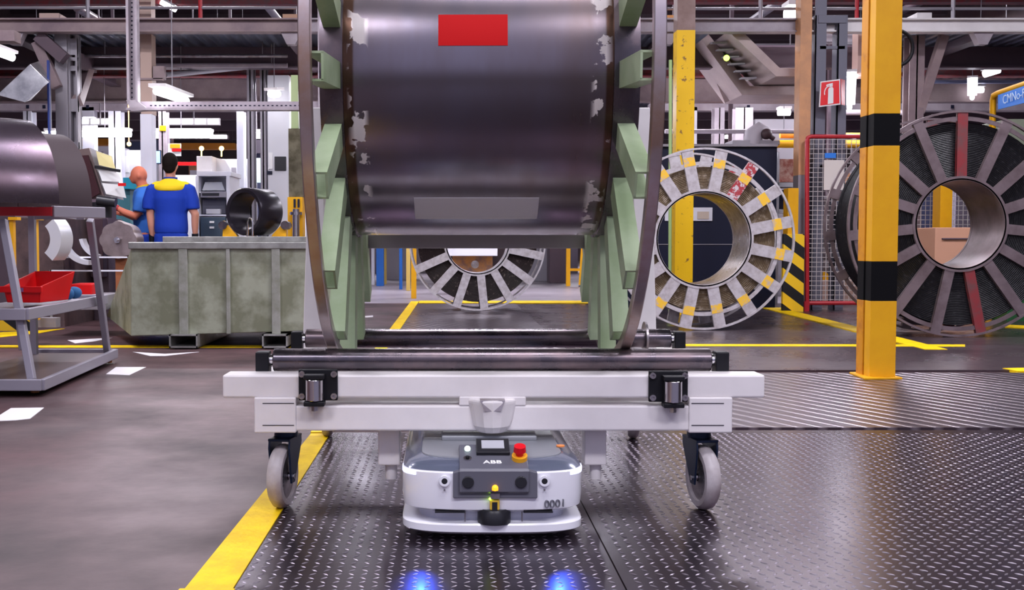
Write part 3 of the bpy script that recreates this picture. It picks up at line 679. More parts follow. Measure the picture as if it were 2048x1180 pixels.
# ================================================================== PEOPLE
def limb(m_, pts, rad, seg=14):
    pts = [Vector(p) for p in pts]; rg = []; n = len(pts)
    for i, p in enumerate(pts):
        t = (pts[min(i+1, n-1)]-pts[max(i-1, 0)]).normalized()
        x = t.cross(Vector((0, 1, 0)));
        if x.length < .1: x = t.cross(Vector((0, 0, 1)))
        x.normalize(); y = x.cross(t); rx, ry = rad[i] if isinstance(rad[i], tuple) else (rad[i], rad[i])
        rg.append([p+x*math.cos(k*2*math.pi/seg)*rx+y*math.sin(k*2*math.pi/seg)*ry for k in range(seg)])
    m_.rings(rg)
def merged(o, v=.01, it=6):
    md = o.modifiers.new('join', 'REMESH'); md.mode = 'VOXEL'; md.voxel_size = v; md.use_smooth_shade = True
    sm = o.modifiers.new('soft', 'SMOOTH'); sm.factor = .5; sm.iterations = it; return o
def hand(m_, w, d, pal=(1, 0, 0), s=1, curl=.3):
    """palm plus five separate fingers; w wrist, d pointing direction, pal = across-palm direction"""
    w, d, a = Vector(w), Vector(d).normalized(), Vector(pal).normalized(); nrm = d.cross(a).normalized()
    limb(m_, [w-d*.02, w+d*.03, w+d*.085], [(.026, .02), (.038, .018), (.04, .015)])
    for i, (off, ln) in enumerate(((-.030, .062), (-.010, .075), (.010, .08), (.030, .072))):
        b = w+d*.08+a*off; m = b+d*ln*.5+nrm*curl*.01; e_ = m+(d*(1-curl)+nrm*curl).normalized()*ln*.5
        limb(m_, [b, m, e_], [.009, .0085, .007], 8)
    b = w+d*.02+a*.03*s; limb(m_, [b, b+(d*.6+a*s*.8)*.035, b+(d*1.2+a*s*.9)*.055], [.012, .010, .008], 8)
pY = 12.4
# --- person seen from behind
bx = X(343, pY); sc_ = 1.0
pa = thing('person', 'dark-haired person in blue work clothes with a yellow shoulder yoke, seen from behind', 'person', (bx, pY, 0))
def V(x, y, z): return Vector((bx+x, pY+y, z))
m_ = MB()
limb(m_, [V(0, 0, .88), V(0, 0, 1.0), V(0, .01, 1.15), V(0, 0, 1.32), V(0, 0, 1.43), V(0, 0, 1.48)], [(.16, .115), (.165, .12), (.15, .115), (.18, .12), (.175, .105), (.10, .08)], 20)
limb(m_, [V(0, .0, 1.44), V(0, -.005, 1.53), V(0, -.01, 1.60)], [(.065, .065), (.055, .06), (.055, .06)])
m_.sph(V(0, -.015, 1.665), .092, (.86, 1.02, 1.22), 20); m_.sph(V(0, .04, 1.62), .05, (.9, .9, 1.0))
m_.sph(V(-.078, -.01, 1.655), .022, (.5, .8, 1.3), 10); m_.sph(V(.078, -.01, 1.655), .022, (.5, .8, 1.3), 10)
m_.sph(V(0, .088, 1.655), .014, (.8, 1.2, 1.4), 10); m_.sph(V(0, .08, 1.61), .02, (1.2, .5, .5), 10)
for s, hx, hz2, hy in ((-1, -.21, .86, .0), (1, .245, .87, .03)):
    limb(m_, [V(s*.16, 0, 1.43), V(s*.205, 0, 1.38), V(s*.225, -.01, 1.2), V(hx*1.02+s*.02, 0, 1.12), V(hx+s*.015, hy, .99), V(hx+s*.01, hy+.02, .87)], [.055, .06, .05, .045, .04, .028], 14)
    hand(m_, V(hx+s*.01, hy+.02, .87), (-s*.05, .15, -1), (0, 1, 0), 1)
    limb(m_, [V(s*.085, 0, .92), V(s*.095, 0, .75), V(s*.10, .0, .48), V(s*.10, .02, .28), V(s*.10, .03, .09)], [(.09, .10), (.085, .09), .06, .058, .04], 14)
    limb(m_, [V(s*.10, .05, .05), V(s*.105, -.06, .045), V(s*.11, -.18, .03)][::1], [(.04, .04), (.045, .04), (.035, .025)])
body = merged(m_.build('body', skin, pa), .009)
m_ = MB()
limb(m_, [V(0, 0, .90), V(0, 0, .96), V(0, .01, 1.12), V(0, 0, 1.30), V(0, 0, 1.42), V(0, -.0, 1.485), V(0, 0, 1.50)], [(.185, .14), (.19, .145), (.18, .14), (.205, .145), (.195, .125), (.11, .09), (.07, .075)], 24)
for s in (-1, 1): limb(m_, [V(s*.13, 0, 1.42), V(s*.205, 0, 1.385), V(s*.24, -.005, 1.27), V(s*.25, -.005, 1.17)], [.075, .08, .078, .078], 16)
sh = merged(m_.build('shirt', bluecloth, pa), .012, 8)
# yoke
m_ = MB(); limb(m_, [V(0, -.004, 1.372), V(0, -.004, 1.40), V(0, -.004, 1.43), V(0, -.002, 1.49), V(0, 0, 1.507)], [(.17, .135), (.19, .142), (.195, .135), (.115, .098), (.075, .08)], 28)
for s in (-1, 1): limb(m_, [V(s*.10, 0, 1.425), V(s*.15, 0, 1.415), V(s*.195, 0, 1.402)], [.066, .074, .066], 16)
merged(m_.build('shoulder_yoke', yellowcloth, pa), .009, 4)
MB().ring(V(0, -.005, 1.485), (0, 0, 1), .058, .075, 0, .045, 28).build('collar', bluecloth, pa, smooth=True)
m_ = MB(); limb(m_, [V(0, 0, .80), V(0, 0, .90), V(0, 0, .99)], [(.17, .13), (.18, .135), (.178, .13)], 20)
for s in (-1, 1): limb(m_, [V(s*.085, 0, .88), V(s*.098, 0, .7), V(s*.105, .0, .45), V(s*.105, .01, .2), V(s*.105, .02, .07)], [(.105, .115), (.105, .105), .085, .08, .08], 16)
merged(m_.build('trousers', bluecloth, pa), .013)
m_ = MB().sph(V(0, -.03, 1.70), .097, (.9, 1.02, 1.12), 20).sph(V(0, -.055, 1.65), .075, (1.0, .75, 1.1), 16)
merged(m_.build('hair', hairm, pa), .009, 3)
for s, hx in ((-1, -.225), (1, .26)):
    m_ = MB(); limb(m_, [V(hx, .03, .90), V(hx, .04, .80)], [(.038, .04), (.036, .044)]); m_.build('work_glove', black, pa, smooth=True)
# --- bald person in profile leaning towards the machine on the left
qY = 12.9; bx2 = X(288, qY)
pb_ = thing('person', 'bald person in mid-blue work clothes facing left, one arm reaching to the machine', 'person', (bx2, qY, 0))
def V2(x, y, z): return Vector((bx2+x, qY+y, z))
m_ = MB()
limb(m_, [V2(.05, 0, .90), V2(.05, 0, 1.02), V2(.04, 0, 1.18), V2(.03, 0, 1.32), V2(.02, 0, 1.40), V2(.02, 0, 1.43)], [(.13, .15), (.14, .155), (.13, .15), (.125, .17), (.10, .16), (.07, .09)], 20)
limb(m_, [V2(.02, 0, 1.38), V2(-.01, 0, 1.47), V2(-.04, 0, 1.53)], [.066, .062, .062])
m_.sph(V2(-.05, 0, 1.585), .098, (1.0, .84, 1.1), 20); m_.sph(V2(-.105, 0, 1.535), .05, (.9, 1, 1.0)); m_.sph(V2(-.15, 0, 1.555), .017, (1.3, .8, 1.3), 10)
m_.sph(V2(-.135, 0, 1.515), .018, (.8, 1.2, .5), 10); m_.sph(V2(-.03, -.082, 1.57), .024, (.8, .5, 1.3), 10); m_.sph(V2(-.03, .082, 1.57), .024, (.8, .5, 1.3), 10)
m_.sph(V2(-.12, -.04, 1.585), .018, (.6, .7, .5), 10); m_.sph(V2(-.12, .04, 1.585), .018, (.6, .7, .5), 10)
limb(m_, [V2(.03, -.15, 1.36), V2(.03, -.19, 1.28), V2(.0, -.20, 1.15), V2(-.03, -.2, 1.10), V2(-.17, -.2, 1.15), V2(-.25, -.2, 1.20)], [.055, .06, .05, .047, .04, .028])
hand(m_, V2(-.25, -.2, 1.20), (-1, 0, .35), (0, 1, 0), 1, .6)
limb(m_, [V2(.03, .15, 1.36), V2(.03, .19, 1.28), V2(.0, .2, 1.10), V2(-.12, .15, 1.08), V2(-.27, .1, 1.14)], [.055, .06, .05, .042, .028])
hand(m_, V2(-.27, .1, 1.14), (-1, 0, .3), (0, 1, 0), -1, .6)
for s in (-1, 1):
    limb(m_, [V2(.05, s*.085, .92), V2(.05, s*.095, .72), V2(.04, s*.1, .48), V2(.06, s*.1, .28), V2(.07, s*.1, .09)], [.09, .085, .06, .056, .04])
    limb(m_, [V2(.08, s*.1, .05), V2(-.03, s*.1, .045), V2(-.13, s*.1, .03)], [(.04, .04), (.045, .04), (.035, .025)])
body = merged(m_.build('body', mat('reddish_skin', (.72, .21, .12), .5), pb_), .009)
m_ = MB()
limb(m_, [V2(.05, 0, .90), V2(.05, 0, 1.02), V2(.04, 0, 1.18), V2(.03, 0, 1.32), V2(.02, 0, 1.41), V2(.015, 0, 1.45)], [(.155, .175), (.165, .18), (.16, .175), (.15, .195), (.125, .185), (.075, .09)], 24)
for s in (-1, 1): limb(m_, [V2(.03, s*.13, 1.38), V2(.03, s*.19, 1.30), V2(.0, s*.205, 1.15)], [.075, .08, .078], 16)
merged(m_.build('shirt', lightblue, pb_), .012, 8)
m_ = MB(); limb(m_, [V2(.05, 0, .8), V2(.05, 0, .93), V2(.05, 0, 1.0)], [(.15, .16), (.158, .168), (.15, .165)], 20)
for s in (-1, 1): limb(m_, [V2(.05, s*.085, .88), V2(.05, s*.095, .7), V2(.045, s*.1, .45), V2(.065, s*.1, .07)], [.11, .105, .085, .08], 16)
merged(m_.build('trousers', bluecloth, pb_), .013)
MB().ring(V2(-.0, 0, 1.43), (-.3, 0, 1), .06, .078, 0, .03, 24).build('collar', yellowcloth, pb_, smooth=True)
MB().b2(V2(-.05, -.2, 1.12), V2(.05, -.187, 1.15)).build('pocket_stripe', palewall, pb_)
m_ = MB(); limb(m_, [V2(-.235, -.2, 1.19), V2(-.33, -.2, 1.23)], [(.036, .036), (.045, .03)]); m_.build('work_glove', redpaint, pb_, smooth=True)

# ================================================================== MEZZANINE AND HALL STEELWORK
def T1(name, label, cat, m, fn, group=None, bevel=0, smooth=False):
    m_ = MB(); fn(m_); return tag(m_.build(name, m, bevel=bevel, smooth=smooth), label, cat, group)
def pbx(name, label, cat, m, x0, y0, x1, y1, Y, dy, group=None, bevel=.004):
    return tag(MB().pb(x0, y0, x1, y1, Y, dy).build(name, m, bevel=bevel), label, cat, group)
def column(label, x0, x1, Y, m, ytop, dy=.2, ybot=None, cat='column', name='steel_column', group=None, top=None):
    ym = 350; m_ = MB()
    xa, xb = X(x0, Y, ym), X(x1, Y, ym)
    z1 = Z(ytop, Y) if top is None else top
    fl = .02
    m_.b2((xa, Y, -.012), (xb, Y+fl, z1)).b2((xa, Y+dy-fl, -.012), (xb, Y+dy, z1)).b2(((xa+xb)/2-.012, Y, -.012), ((xa+xb)/2+.012, Y+dy, z1))
    return tag(m_.build(name, m, bevel=.003), label, cat, group)
def box_column(label, x0, x1, Y, m, ytop, dy=.2, group=None, name='steel_column', cat='column', z0=-.012):
    xa, xb = X(x0, Y, 350), X(x1, Y, 350)
    return tag(MB().b2((xa, Y, z0), (xb, Y+dy, Z(ytop, Y))).build(name, m, bevel=.004), label, cat, group)
# mezzanine deck: edge beam at Y=13, corrugated sheet underside, cross beams
YM = 13.2
deckm = mat('corrugated_deck', (.16, .18, .24), .4, .5, col2=(.10, .11, .16), nscale=1.2)
N, L = deckm.node_tree.nodes, deckm.node_tree.links
tc = N.new('ShaderNodeTexCoord'); sx = N.new('ShaderNodeSeparateXYZ'); L.new(tc.outputs['Object'], sx.inputs[0])
hh = mathn(N, L, 'SINE', mathn(N, L, 'MULTIPLY', sx.outputs[0], 42.0)); bp = N.new('ShaderNodeBump'); bp.inputs['Strength'].default_value = .9; bp.inputs['Distance'].default_value = .03
L.new(hh, bp.inputs['Height']); L.new(bp.outputs[0], N['Principled BSDF'].inputs['Normal'])
zd0, zd1 = Z(62, YM), Z(41, YM)
mez = thing('mezzanine', 'overhead steel mezzanine deck with corrugated underside spanning the whole hall', 'mezzanine', (0, YM, zd0))
def edge_beam(xa, xb, m, z0=zd0, z1=zd1):
    MB().b2((xa, YM, z0), (xb, YM+.02, z1)).b2((xa, YM-.06, z1), (xb, YM+.1, z1+.02)).b2((xa, YM-.06, z0-.02), (xb, YM+.1, z0)).build('edge_beam', m, mez, bevel=.003)
edge_beam(-10, X(598, YM, 50), pinkgrey); edge_beam(X(598, YM, 50)+.02, X(1612, YM, 50), lilac); edge_beam(X(1612, YM, 50)+.02, 12, white)
MB().b2((-10, YM+.1, zd1-.10), (X(1430, YM, 60), 17.2, zd1-.04)).b2((X(1812, YM, 60), YM+.1, zd1-.10), (12, 17.2, zd1-.04)).build('deck_sheet', deckm, mez)
for Y_, m, hgt in ((14.4, browngrey, .26), (15.8, darkred, .16), (17.2, pinkgrey, .34)):
    MB().b2((-10, Y_, zd1-.10-hgt), (12, Y_+.02, zd1-.1)).b2((-10, Y_-.08, zd1-.12-hgt), (12, Y_+.1, zd1-.1-hgt)).build('cross_beam', m, mez)
for px in (78, 600, 960, 1310, 1905):
    xx = X(px, 14, 60); MB().b2((xx-.08, YM+.1, zd0-.10), (xx+.08, 17.2, zd0-.08)).b2((xx-.01, YM+.1, zd0-.08), (xx+.01, 17.2, zd1-.1)).build('joist', browngrey, mez)
    MB().prism([(xx-.12, YM-.02, zd0-.02), (xx+.12, YM-.02, zd0-.02), (xx+.05, YM-.02, zd0-.16), (xx-.05, YM-.02, zd0-.16)], (0, .12, 0)).build('bracket', lilac, mez)
# second lower mezzanine level farther back
YN = 19.0
mz2 = thing('mezzanine', 'second steel platform level further back with a pale lower beam', 'mezzanine', (0, YN, Z(215, YN)))
for (xa, xb, m) in ((-300, 600, lilac), (1300, 2400, lilac)):
    MB().pb(xa, 207, xb, 221, YN, .25).build('lower_beam', m, mz2); MB().pb(xa, 188, xb, 204, YN+.1, .2).build('upper_beam', pinkgrey if xa < 0 else greysteel, mz2)
MB().b2((-11, YN+.1, Z(186, YN)), (13, 25, Z(184, YN)+.05)).build('deck_sheet', deckm, mz2)
for px in (55, 88, 175, 1462, 1497, 1905): MB().pb(px-3, 210, px+3, 217, YN-.006, .01).build('bolt_plate', navy, mz2)
for Y_ in (21, 23, 25): MB().b2((-11, Y_, Z(184, YN)-.25), (13, Y_+.1, Z(184, YN)-.02)).build('cross_beam', browngrey, mz2)
for px in (180, 600, 1380, 1480, 1830): MB().b2((X(px, YN)-.1, YN, -.012), (X(px, YN)+.1, YN+.2, Z(214, YN))).build('support_post', whitecol, mz2)
# things on top of the mezzanine: railing, red roof beams, crates
zt_ = zd1+.02
def railing(label, xa, xb, Y_, cols, step=1.35):
    t = thing('guard_rail', label, 'railing', ((xa+xb)/2, Y_, zt_))
    n = int((xb-xa)/step)
    for i in range(n+1): MB().cyl((xa+i*step, Y_, zt_), (xa+i*step, Y_, zt_+1.05), .025, seg=8).build('post', cols[i % 2], t)
    for zz, m in ((.16, cols[1]), (.30, cols[0]), (.6, cols[1]), (1.05, cols[0])): MB().cyl((xa, Y_, zt_+zz), (xb, Y_, zt_+zz), .018, seg=8).build('rail', m, t)
railing('red and grey guard rail above the left half of the mezzanine edge', X(-60, YM, 20), X(590, YM, 20), YM+.15, (redpaint, greysteel))
railing('red and grey guard rail above the right end of the mezzanine edge', X(1335, YM, 20), X(2200, YM, 20), YM+.2, (redpaint, greysteel), 1.16)
for i, (lb, x0, y0, x1, m) in enumerate((('pale box on the mezzanine edge at the far left', 78, 26, 118, mat('carton', (.50, .36, .32), .7)), ('tan box on the mezzanine behind the left reel rim', 565, 28, 598, mat('carton2', (.5, .30, .2), .7)),
        ('orange-topped box on the mezzanine right of the reel', 1320, 30, 1360, mat('carton3', (.75, .35, .12), .7)), ('small white box on the mezzanine right of the striped column', 1834, 25, 1864, white))):
    pbx('storage_box', lb, 'box', m, x0, y0, x1, 40.5, YM+.02+i*.005, .3, None)
for lb, x0, x1, y0, y1, Y_ in (('deep red roof girder crossing the top left corner', -200, 600, -14, 8, 17), ('deep red roof girder crossing the top right', 1320, 2300, -18, 4, 17)):
    pbx('roof_girder', lb, 'beam', darkred, x0, y0, x1, y1, Y_, .2)
# dark ducts/pipes high behind the mezzanine
for i in range(7):
    Y_ = 20+i*2.6; z_ = 4.1+i*.45+random.uniform(-.2, .2)
    T1('roof_beam', ['nearest', 'second nearest', 'third nearest', 'middle', 'third farthest', 'second farthest', 'farthest'][i]+' of the seven roof beams crossing high behind the mezzanine', 'beam', (browngrey, darkred, greysteel)[i % 3], lambda m: m.b2((-12, Y_, z_), (14, Y_+.15, z_+.3)), 'roof beams high behind the mezzanine')
ordn = ['leftmost', 'second', 'third', 'fourth', 'fifth', 'sixth']
for i in range(6):
    xx = -6+i*2.9; T1('roof_pipe', ordn[i]+' of the six pipes running lengthwise under the roof, counted from the left', 'pipe', (steel, greysteel, browngrey)[i % 3], lambda m: m.cyl((xx, 18, 4.6+.25*(i % 3)), (xx, 46, 4.9+.25*(i % 3)), .07, seg=10), 'roof pipes running lengthwise', smooth=True)

# ------------------------------------------------ left columns
xa_, xb_ = X(112, 13.4, 300), X(154, 13.4, 300)
tl = thing('braced_column', 'thick purple-grey mezzanine column with slotted face and V braces, behind the rack', 'column', ((xa_+xb_)/2, 13.4, -.012))
zc_top = Z(66, 13.4)
MB().b2((xa_, 13.4, -.012), (xa_+.15, 13.62, zc_top)).build('post', greysteel, tl, bevel=.004)
m_ = MB(); xm = xa_+.15
m_.b2((xm, 13.45, -.012), (xm+.02, 13.6, zc_top)).b2((xb_-.02, 13.45, -.012), (xb_, 13.6, zc_top))
for (u, v) in ((75, 108), (113, 120), (130, 140), (196, 222), (283, 600)): m_.b2((xm, 13.46, Z(v, 13.4)), (xb_, 13.5, Z(u, 13.4)))
m_.b2((xm, 13.56, 0), (xb_, 13.58, zc_top)); m_.build('slotted_face', greysteel, tl)
MB().bar(at(114, 175, 13.35), at(74, 84, 13.35), .12, .1, up=(0, 1, 0)).build('brace', pinkgrey, tl, bevel=.003)
MB().bar(at(154, 205, 13.5), at(182, 118, 14.6), .12, .12, up=(0, 1, 0)).build('brace', pinkgrey, tl, bevel=.003)
MB().bar(at(120, 118, 13.5), at(170, 130, 14.5), .3, .2).build('bracket', browngrey, tl)
MB().bar(at(78, 72, 13.3), at(130, 118, 13.3), .14, .14, up=(0, 1, 0)).build('brace', browngrey, tl)
tag(MB().hexa([at(-6, 190, 12.6), at(50, 205, 12.6), at(62, 200, 13.1), at(0, 186, 13.1)], [at(60, 128, 12.6), at(98, 165, 12.6), at(100, 160, 13.1), at(78, 122, 13.1)]).build('air_duct', mat('duct_foil', (.62, .62, .64), .3, .7, col2=(.35, .35, .38), nscale=5), bevel=.004), 'slanting silver air duct beside the braced column at the left edge', 'duct')
pbx('steel_beam', 'short slanting beige beam end at the upper left edge', 'beam', pinkgrey, -30, 60, 28, 82, 12.2, .2)
def tube_lamp(label, p, q_, r=.05, m=tube, grp=None):
    t = thing('tube_light', label, 'lamp', (Vector(p)+Vector(q_))/2, grp)
    p, q_ = Vector(p), Vector(q_)
    MB().bar(p+Vector((0, 0, r*.9)), q_+Vector((0, 0, r*.9)), r*2.6, r*.5).build('housing', white, t)
    MB().cyl(p, q_, r*.62, seg=12).build('tube', m, t, smooth=True)
    mid = (p+q_)/2; MB().cyl(mid+Vector((0, 0, r)), Vector((mid.x, mid.y, (3.36 if 13.2 < mid.y < 16.9 else 3.43 if 19 < mid.y < 25 else 8.15))), .006, seg=6).build('hanger', greysteel, t)
    return t
tube_lamp('bright slanting tube light at the upper left edge below the mezzanine', at(-40, 92, 11.5), at(26, 116, 11.9), .06)
tube_lamp('bright slanting tube light left of the huge reel, under the cable tray bracket', at(314, 182, 11.6), at(372, 202, 13.0), .07)
tube_lamp('long thin tube light under the mezzanine above the workers', at(306, 84, 14.5), at(372, 124, 16.0), .035, tube2)
tube_lamp('small lit lamp beside the green post left of the huge reel', at(541, 188, 14), at(556, 188, 14.2), .07)
tube_lamp('long lit tube behind the white column, left of the workers', at(158, 268, 15.8), at(262, 268, 15.8), .07)
tube_lamp('long lit tube above the white cabinet', at(300, 270, 15.8), at(425, 270, 15.8), .075)
tube_lamp('short lit tube between the two thin grey posts', at(503, 271, 15.9), at(524, 271, 15.9), .07)
tube_lamp('short lit tube right of the thin grey posts', at(532, 271, 15.9), at(558, 271, 15.9), .07)
tube_lamp('short lit tube beside the thick purple-grey column', at(92, 269, 15.8), at(114, 269, 15.8), .07)
tube_lamp('small lamp hanging over the right side rail on the mezzanine', at(1570, 26, 14.4), at(1594, 27, 14.4), .12)
tube_lamp('lit tilted lamp at the right, high behind the striped column', at(1968, 148, 15), at(1998, 139, 15), .08, tube2)
tube_lamp('small round lit lamp right of the striped column', at(1951, 180, 17), at(1966, 180, 17), .07)
tube_lamp('small lit lamp above the grey robot arm', at(1556, 225, 16), at(1580, 225, 16), .07)
tube_lamp('thin strip light above the mezzanine at the top left', at(322, 4, 17), at(352, 20, 17), .06)
for lb, x0, x1 in (('row of white lit ceiling panels left of the white column', 158, 242), ('row of white lit ceiling panels above the white cabinet', 336, 439)):
    t = thing('light_panel', lb, 'lamp', at((x0+x1)/2, 243, 18)); MB().pb(x0, 236, x1, 250, 18, .08).build('housing', white, t)
    k = 4
    for i in range(k): MB().pb(x0+2+(x1-x0)*i/k, 238, x0-2+(x1-x0)*(i+1)/k, 248, 17.99, .02).build('diffuser', tube2 if 0 else lampmat('panel_soft', 1.2, (.85, .9, 1)), t)
    MB().b2((at((x0+x1)/2, 243, 18).x-.01, 18, Z(236, 18)), (at((x0+x1)/2, 243, 18).x+.01, 18.02, 8.15)).build('hanger', greysteel, t)
# cable tray, L shape
Yt = 11.8
ct = thing('cable_tray', 'perforated L-shaped cable tray running down and then right to the huge reel', 'tray', at(265, 215, Yt))
m_ = MB(); m_.pb(252, -60, 257, 208, Yt, .1).pb(270, -60, 274, 204, Yt, .1).pb(257, -60, 270, 205, Yt+.08, .01); m_.build('tray_run', lilac, ct)
MB().pb(252, 215, 640, 220, Yt, .12).pb(275, 203, 640, 207, Yt+.1, .02).pb(262, 207, 640, 215, Yt+.1, .01).build('tray_run', lilac, ct)
MB().prism([at(252, 200, Yt), at(272, 200, Yt), at(290, 214, Yt), at(290, 220, Yt), at(262, 222, Yt)], (0, .12, 0)).build('corner_bend', lilac, ct)
m_ = MB()
for y in range(4, 200, 9): m_.pb(262, y, 265, y+3, Yt+.075, .004)
m_.build('slot_row', navy, ct)
m_ = MB()
for x in range(300, 600, 9): m_.pb(x, 210, x+4, 212, Yt+.095, .004)
m_.build('slot_row', navy, ct)
MB().b2((X(640, Yt, 210)-.02, Yt, Z(220, Yt)), (X(640, Yt, 210), Yt+.12, zd0)).build('hanger', lilac, ct)
cl = thing('steel_column', 'tan-topped white column standing between the two workers', 'column', (X(288, 13.5), 13.5, -.012))
MB().b2((X(280, 13.5, 100), 13.5, Z(228, 13.5)), (X(303, 13.5, 100), 13.7, Z(-80, 13.5))).build('upper_shaft', mat('tan_paint', (.50, .36, .30), .5), cl, bevel=.003)
MB().b2((X(281, 13.5, 300), 13.5, -.012), (X(304, 13.5, 300), 13.7, Z(228, 13.5))).build('lower_shaft', whitecol, cl, bevel=.003)
MB().pb(278, 156, 325, 160, 13.48, .05).pb(306, 132, 328, 158, 13.48, .1).build('lamp_bracket', pinkgrey, cl)
column('narrow white column right of the workers behind the cabinet', 474, 488, 15.2, whitecol, 222)
column('thin grey post, left of the pair behind the black ring', 495, 508, 14.6, greysteel, 70)
column('thin grey post, right of the pair behind the black ring', 521, 533, 14.6, greysteel, 70)
column('white column behind the long lit tube, left of the workers', 218, 243, 16.2, whitecol, 222)
column('pale grey column right of the tan-topped column', 318, 333, 15.4, lilac, 222)
box_column('dark blue thin post beside the braced column', 97, 101, 12.9, mat('blue_post', (.02, .04, .2), .5), 120, .05)
column('pale column at the left edge behind the shiny hood', 48, 65, 16.0, whitecol, 222)
# white wall unit next to green post
wl = thing('wall_cabinet', 'tall pale grey cabinet behind the black ring, next to the green post', 'cabinet', (X(565, 14.4), 14.4, -.012))
MB().pb(536, 150, 580, 700, 14.4, .5).build('body', palewall, wl, bevel=.01)
MB().pb(549, 313, 572, 341, 14.38, .03).build('black_panel', blackp, wl, bevel=.004)
MB().pb(534, 342, 544, 349, 14.38, .03).build('label', navy, wl)
MB().pb(537, 305, 545, 338, 14.385, .02).build('notice', paper, wl)
MB().pb(504, 316, 524, 365, 14.9, .03).build('screen_panel', lampmat('cyan_glow', .8, (.7, 1, 1)), wl)
# green post with yellow base
gp = thing('machine_post', 'pale green post with yellow lower part just left of the reel rim', 'post', (X(590, 12.6), 12.6, -.012))
MB().pb(582, 150, 596, 257, 12.6, .12).build('upper_tube', mat('lime_paint', (.42, .52, .26), .5), gp, bevel=.003)
MB().pb(577, 257, 604, 394, 12.58, .2).build('column_body', mat('olive_dirty', (.16, .14, .09), .6, col2=(.07, .06, .03), nscale=9), gp, bevel=.003)
MB().pb(576, 394, 606, 700, 12.55, .22).build('yellow_base', yellow, gp, bevel=.003)
MB().pb(587, 398, 591, 415, 12.53, .02).pb(595, 398, 599, 415, 12.53, .02).build('slot_pair', navy, gp)
MB().cyl(at(592, 418, 12.5), at(592, 475, 12.5), .04, seg=14).cyl(at(592, 424, 12.5), at(592, 430, 12.5), .07, seg=14).build('air_cylinder', bright_steel, gp, smooth=True)
# black ring on yellow rollers, on a workbench
wb = thing('workbench', 'grey steel workbench behind the green metal bin', 'bench', (X(470, 11.6), 11.6, -.012))
MB().pb(325, 473, 612, 484, 11.4, .8).build('bench_top', galv, wb, bevel=.004)
for px in (335, 600): MB().b2((X(px, 11.5)-.03, 11.45, -.012), (X(px, 11.5)+.03, 11.51, Z(484, 11.4))).b2((X(px, 11.5)-.03, 12.1, -.012), (X(px, 11.5)+.03, 12.16, Z(484, 11.4))).build('leg', galv, wb)
rc = at(509, 428, 11.75); rr_ = 47*11.75/2200
zbt = Z(473, 11.4)
rc.z = zbt+rr_+.012
ringv = Vector((.50, .86, 0))
rg = MB().lathe([(rr_-.05, -.17), (rr_-.012, -.18), (rr_, -.16), (rr_, .16), (rr_-.012, .18), (rr_-.05, .17), (rr_-.055, 0)], rc, ringv, 56).build('steel_ring', mat('black_ring', (.03, .025, .035), .3, .5), smooth=True)
tag(rg, 'large black steel ring standing on the workbench', 'ring')
for lb, px, s in (('yellow roller cradle under the left of the black ring', 465, 1), ('yellow roller cradle under the right of the black ring', 558, -1)):
    t = thing('roller_cradle', lb, 'cradle', (X(px, 11.75), 11.75, zbt)); xx = X(px, 11.75, 470)
    MB().prism([(xx-s*.09, 11.66, zbt), (xx+s*.07, 11.66, zbt), (xx+s*.05, 11.66, zbt+.03), (xx-s*.08, 11.66, zbt+.17)], (0, .12, 0)).build('cradle_body', yellow, t, bevel=.004)
    MB().cyl((xx-s*.08, 11.62, zbt+.12), (xx-s*.08, 11.85, zbt+.12), .045, seg=18).build('roller', dark_steel, t, smooth=True)
T1('hook_rod', 'thin bent steel rod loop standing on the bench before the black ring', 'rod', bright_steel, lambda m: m.tube([at(495, 474, 11.45), at(495, 444, 11.45), at(497, 438, 11.45), at(500, 436, 11.45), at(503, 438, 11.45), at(505, 444, 11.45), at(505, 474, 11.45)], .012, 8), smooth=True)
# white cabinet with printer
wc = thing('control_cabinet', 'white open cabinet with a printer and controls, right of the workers', 'cabinet', (X(428, 12.9), 12.9, -.012))
Yc_ = 12.9
MB().pb(393, 343, 463, 352, Yc_, .6).pb(393, 352, 399, 700, Yc_, .6).pb(454, 352, 461, 700, Yc_, .6).pb(399, 352, 454, 700, Yc_+.5, .03).build('frame', whitecol, wc, bevel=.003)
MB().pb(393, 312, 424, 343, Yc_+.05, .5).build('top_box', white, wc, bevel=.006)
MB().hexa([at(426, 343, Yc_+.3), at(463, 343, Yc_+.3), at(463, 343, Yc_+.7), at(426, 343, Yc_+.7)], [at(426, 314, Yc_+.3), at(450, 320, Yc_+.3), at(450, 320, Yc_+.7), at(426, 314, Yc_+.7)]).build('sloped_top', palewall, wc)
MB().pb(399, 383, 454, 386, Yc_+.02, .48).build('shelf', whitecol, wc)
MB().pb(399, 429, 454, 432, Yc_+.02, .48).build('shelf', whitecol, wc)
MB().hexa([at(404, 381, Yc_+.1), at(450, 381, Yc_+.1), at(450, 381, Yc_+.4), at(404, 381, Yc_+.4)], [at(410, 364, Yc_+.1), at(444, 364, Yc_+.1), at(444, 364, Yc_+.4), at(410, 364, Yc_+.4)]).build('printer_hood', mat('smoky_plastic', (.5, .52, .56), .25), wc, bevel=.006)
MB().pb(401, 383, 452, 395, Yc_-.02, .3).build('printer_body', mat('grey_plastic', (.25, .24, .28), .5), wc, bevel=.004)
MB().pb(404, 386, 438, 391, Yc_-.03, .02).build('printer_display', blackp, wc)
MB().pb(404, 398, 452, 428, Yc_+.1, .3).build('drive_unit', mat('dark_unit', (.10, .10, .13), .4), wc, bevel=.01)
MB().pb(412, 418, 440, 428, Yc_+.02, .2).build('paper_tray', palewall, wc, bevel=.004)
MB().pb(402, 434, 452, 700, Yc_-.03, .4).build('door', mat('slate_blue_door', (.045, .07, .10), .4), wc, bevel=.006)
for y in (442, 453): MB().pb(419, y, 428, y+4, Yc_-.04, .02).build('label', paper, wc)
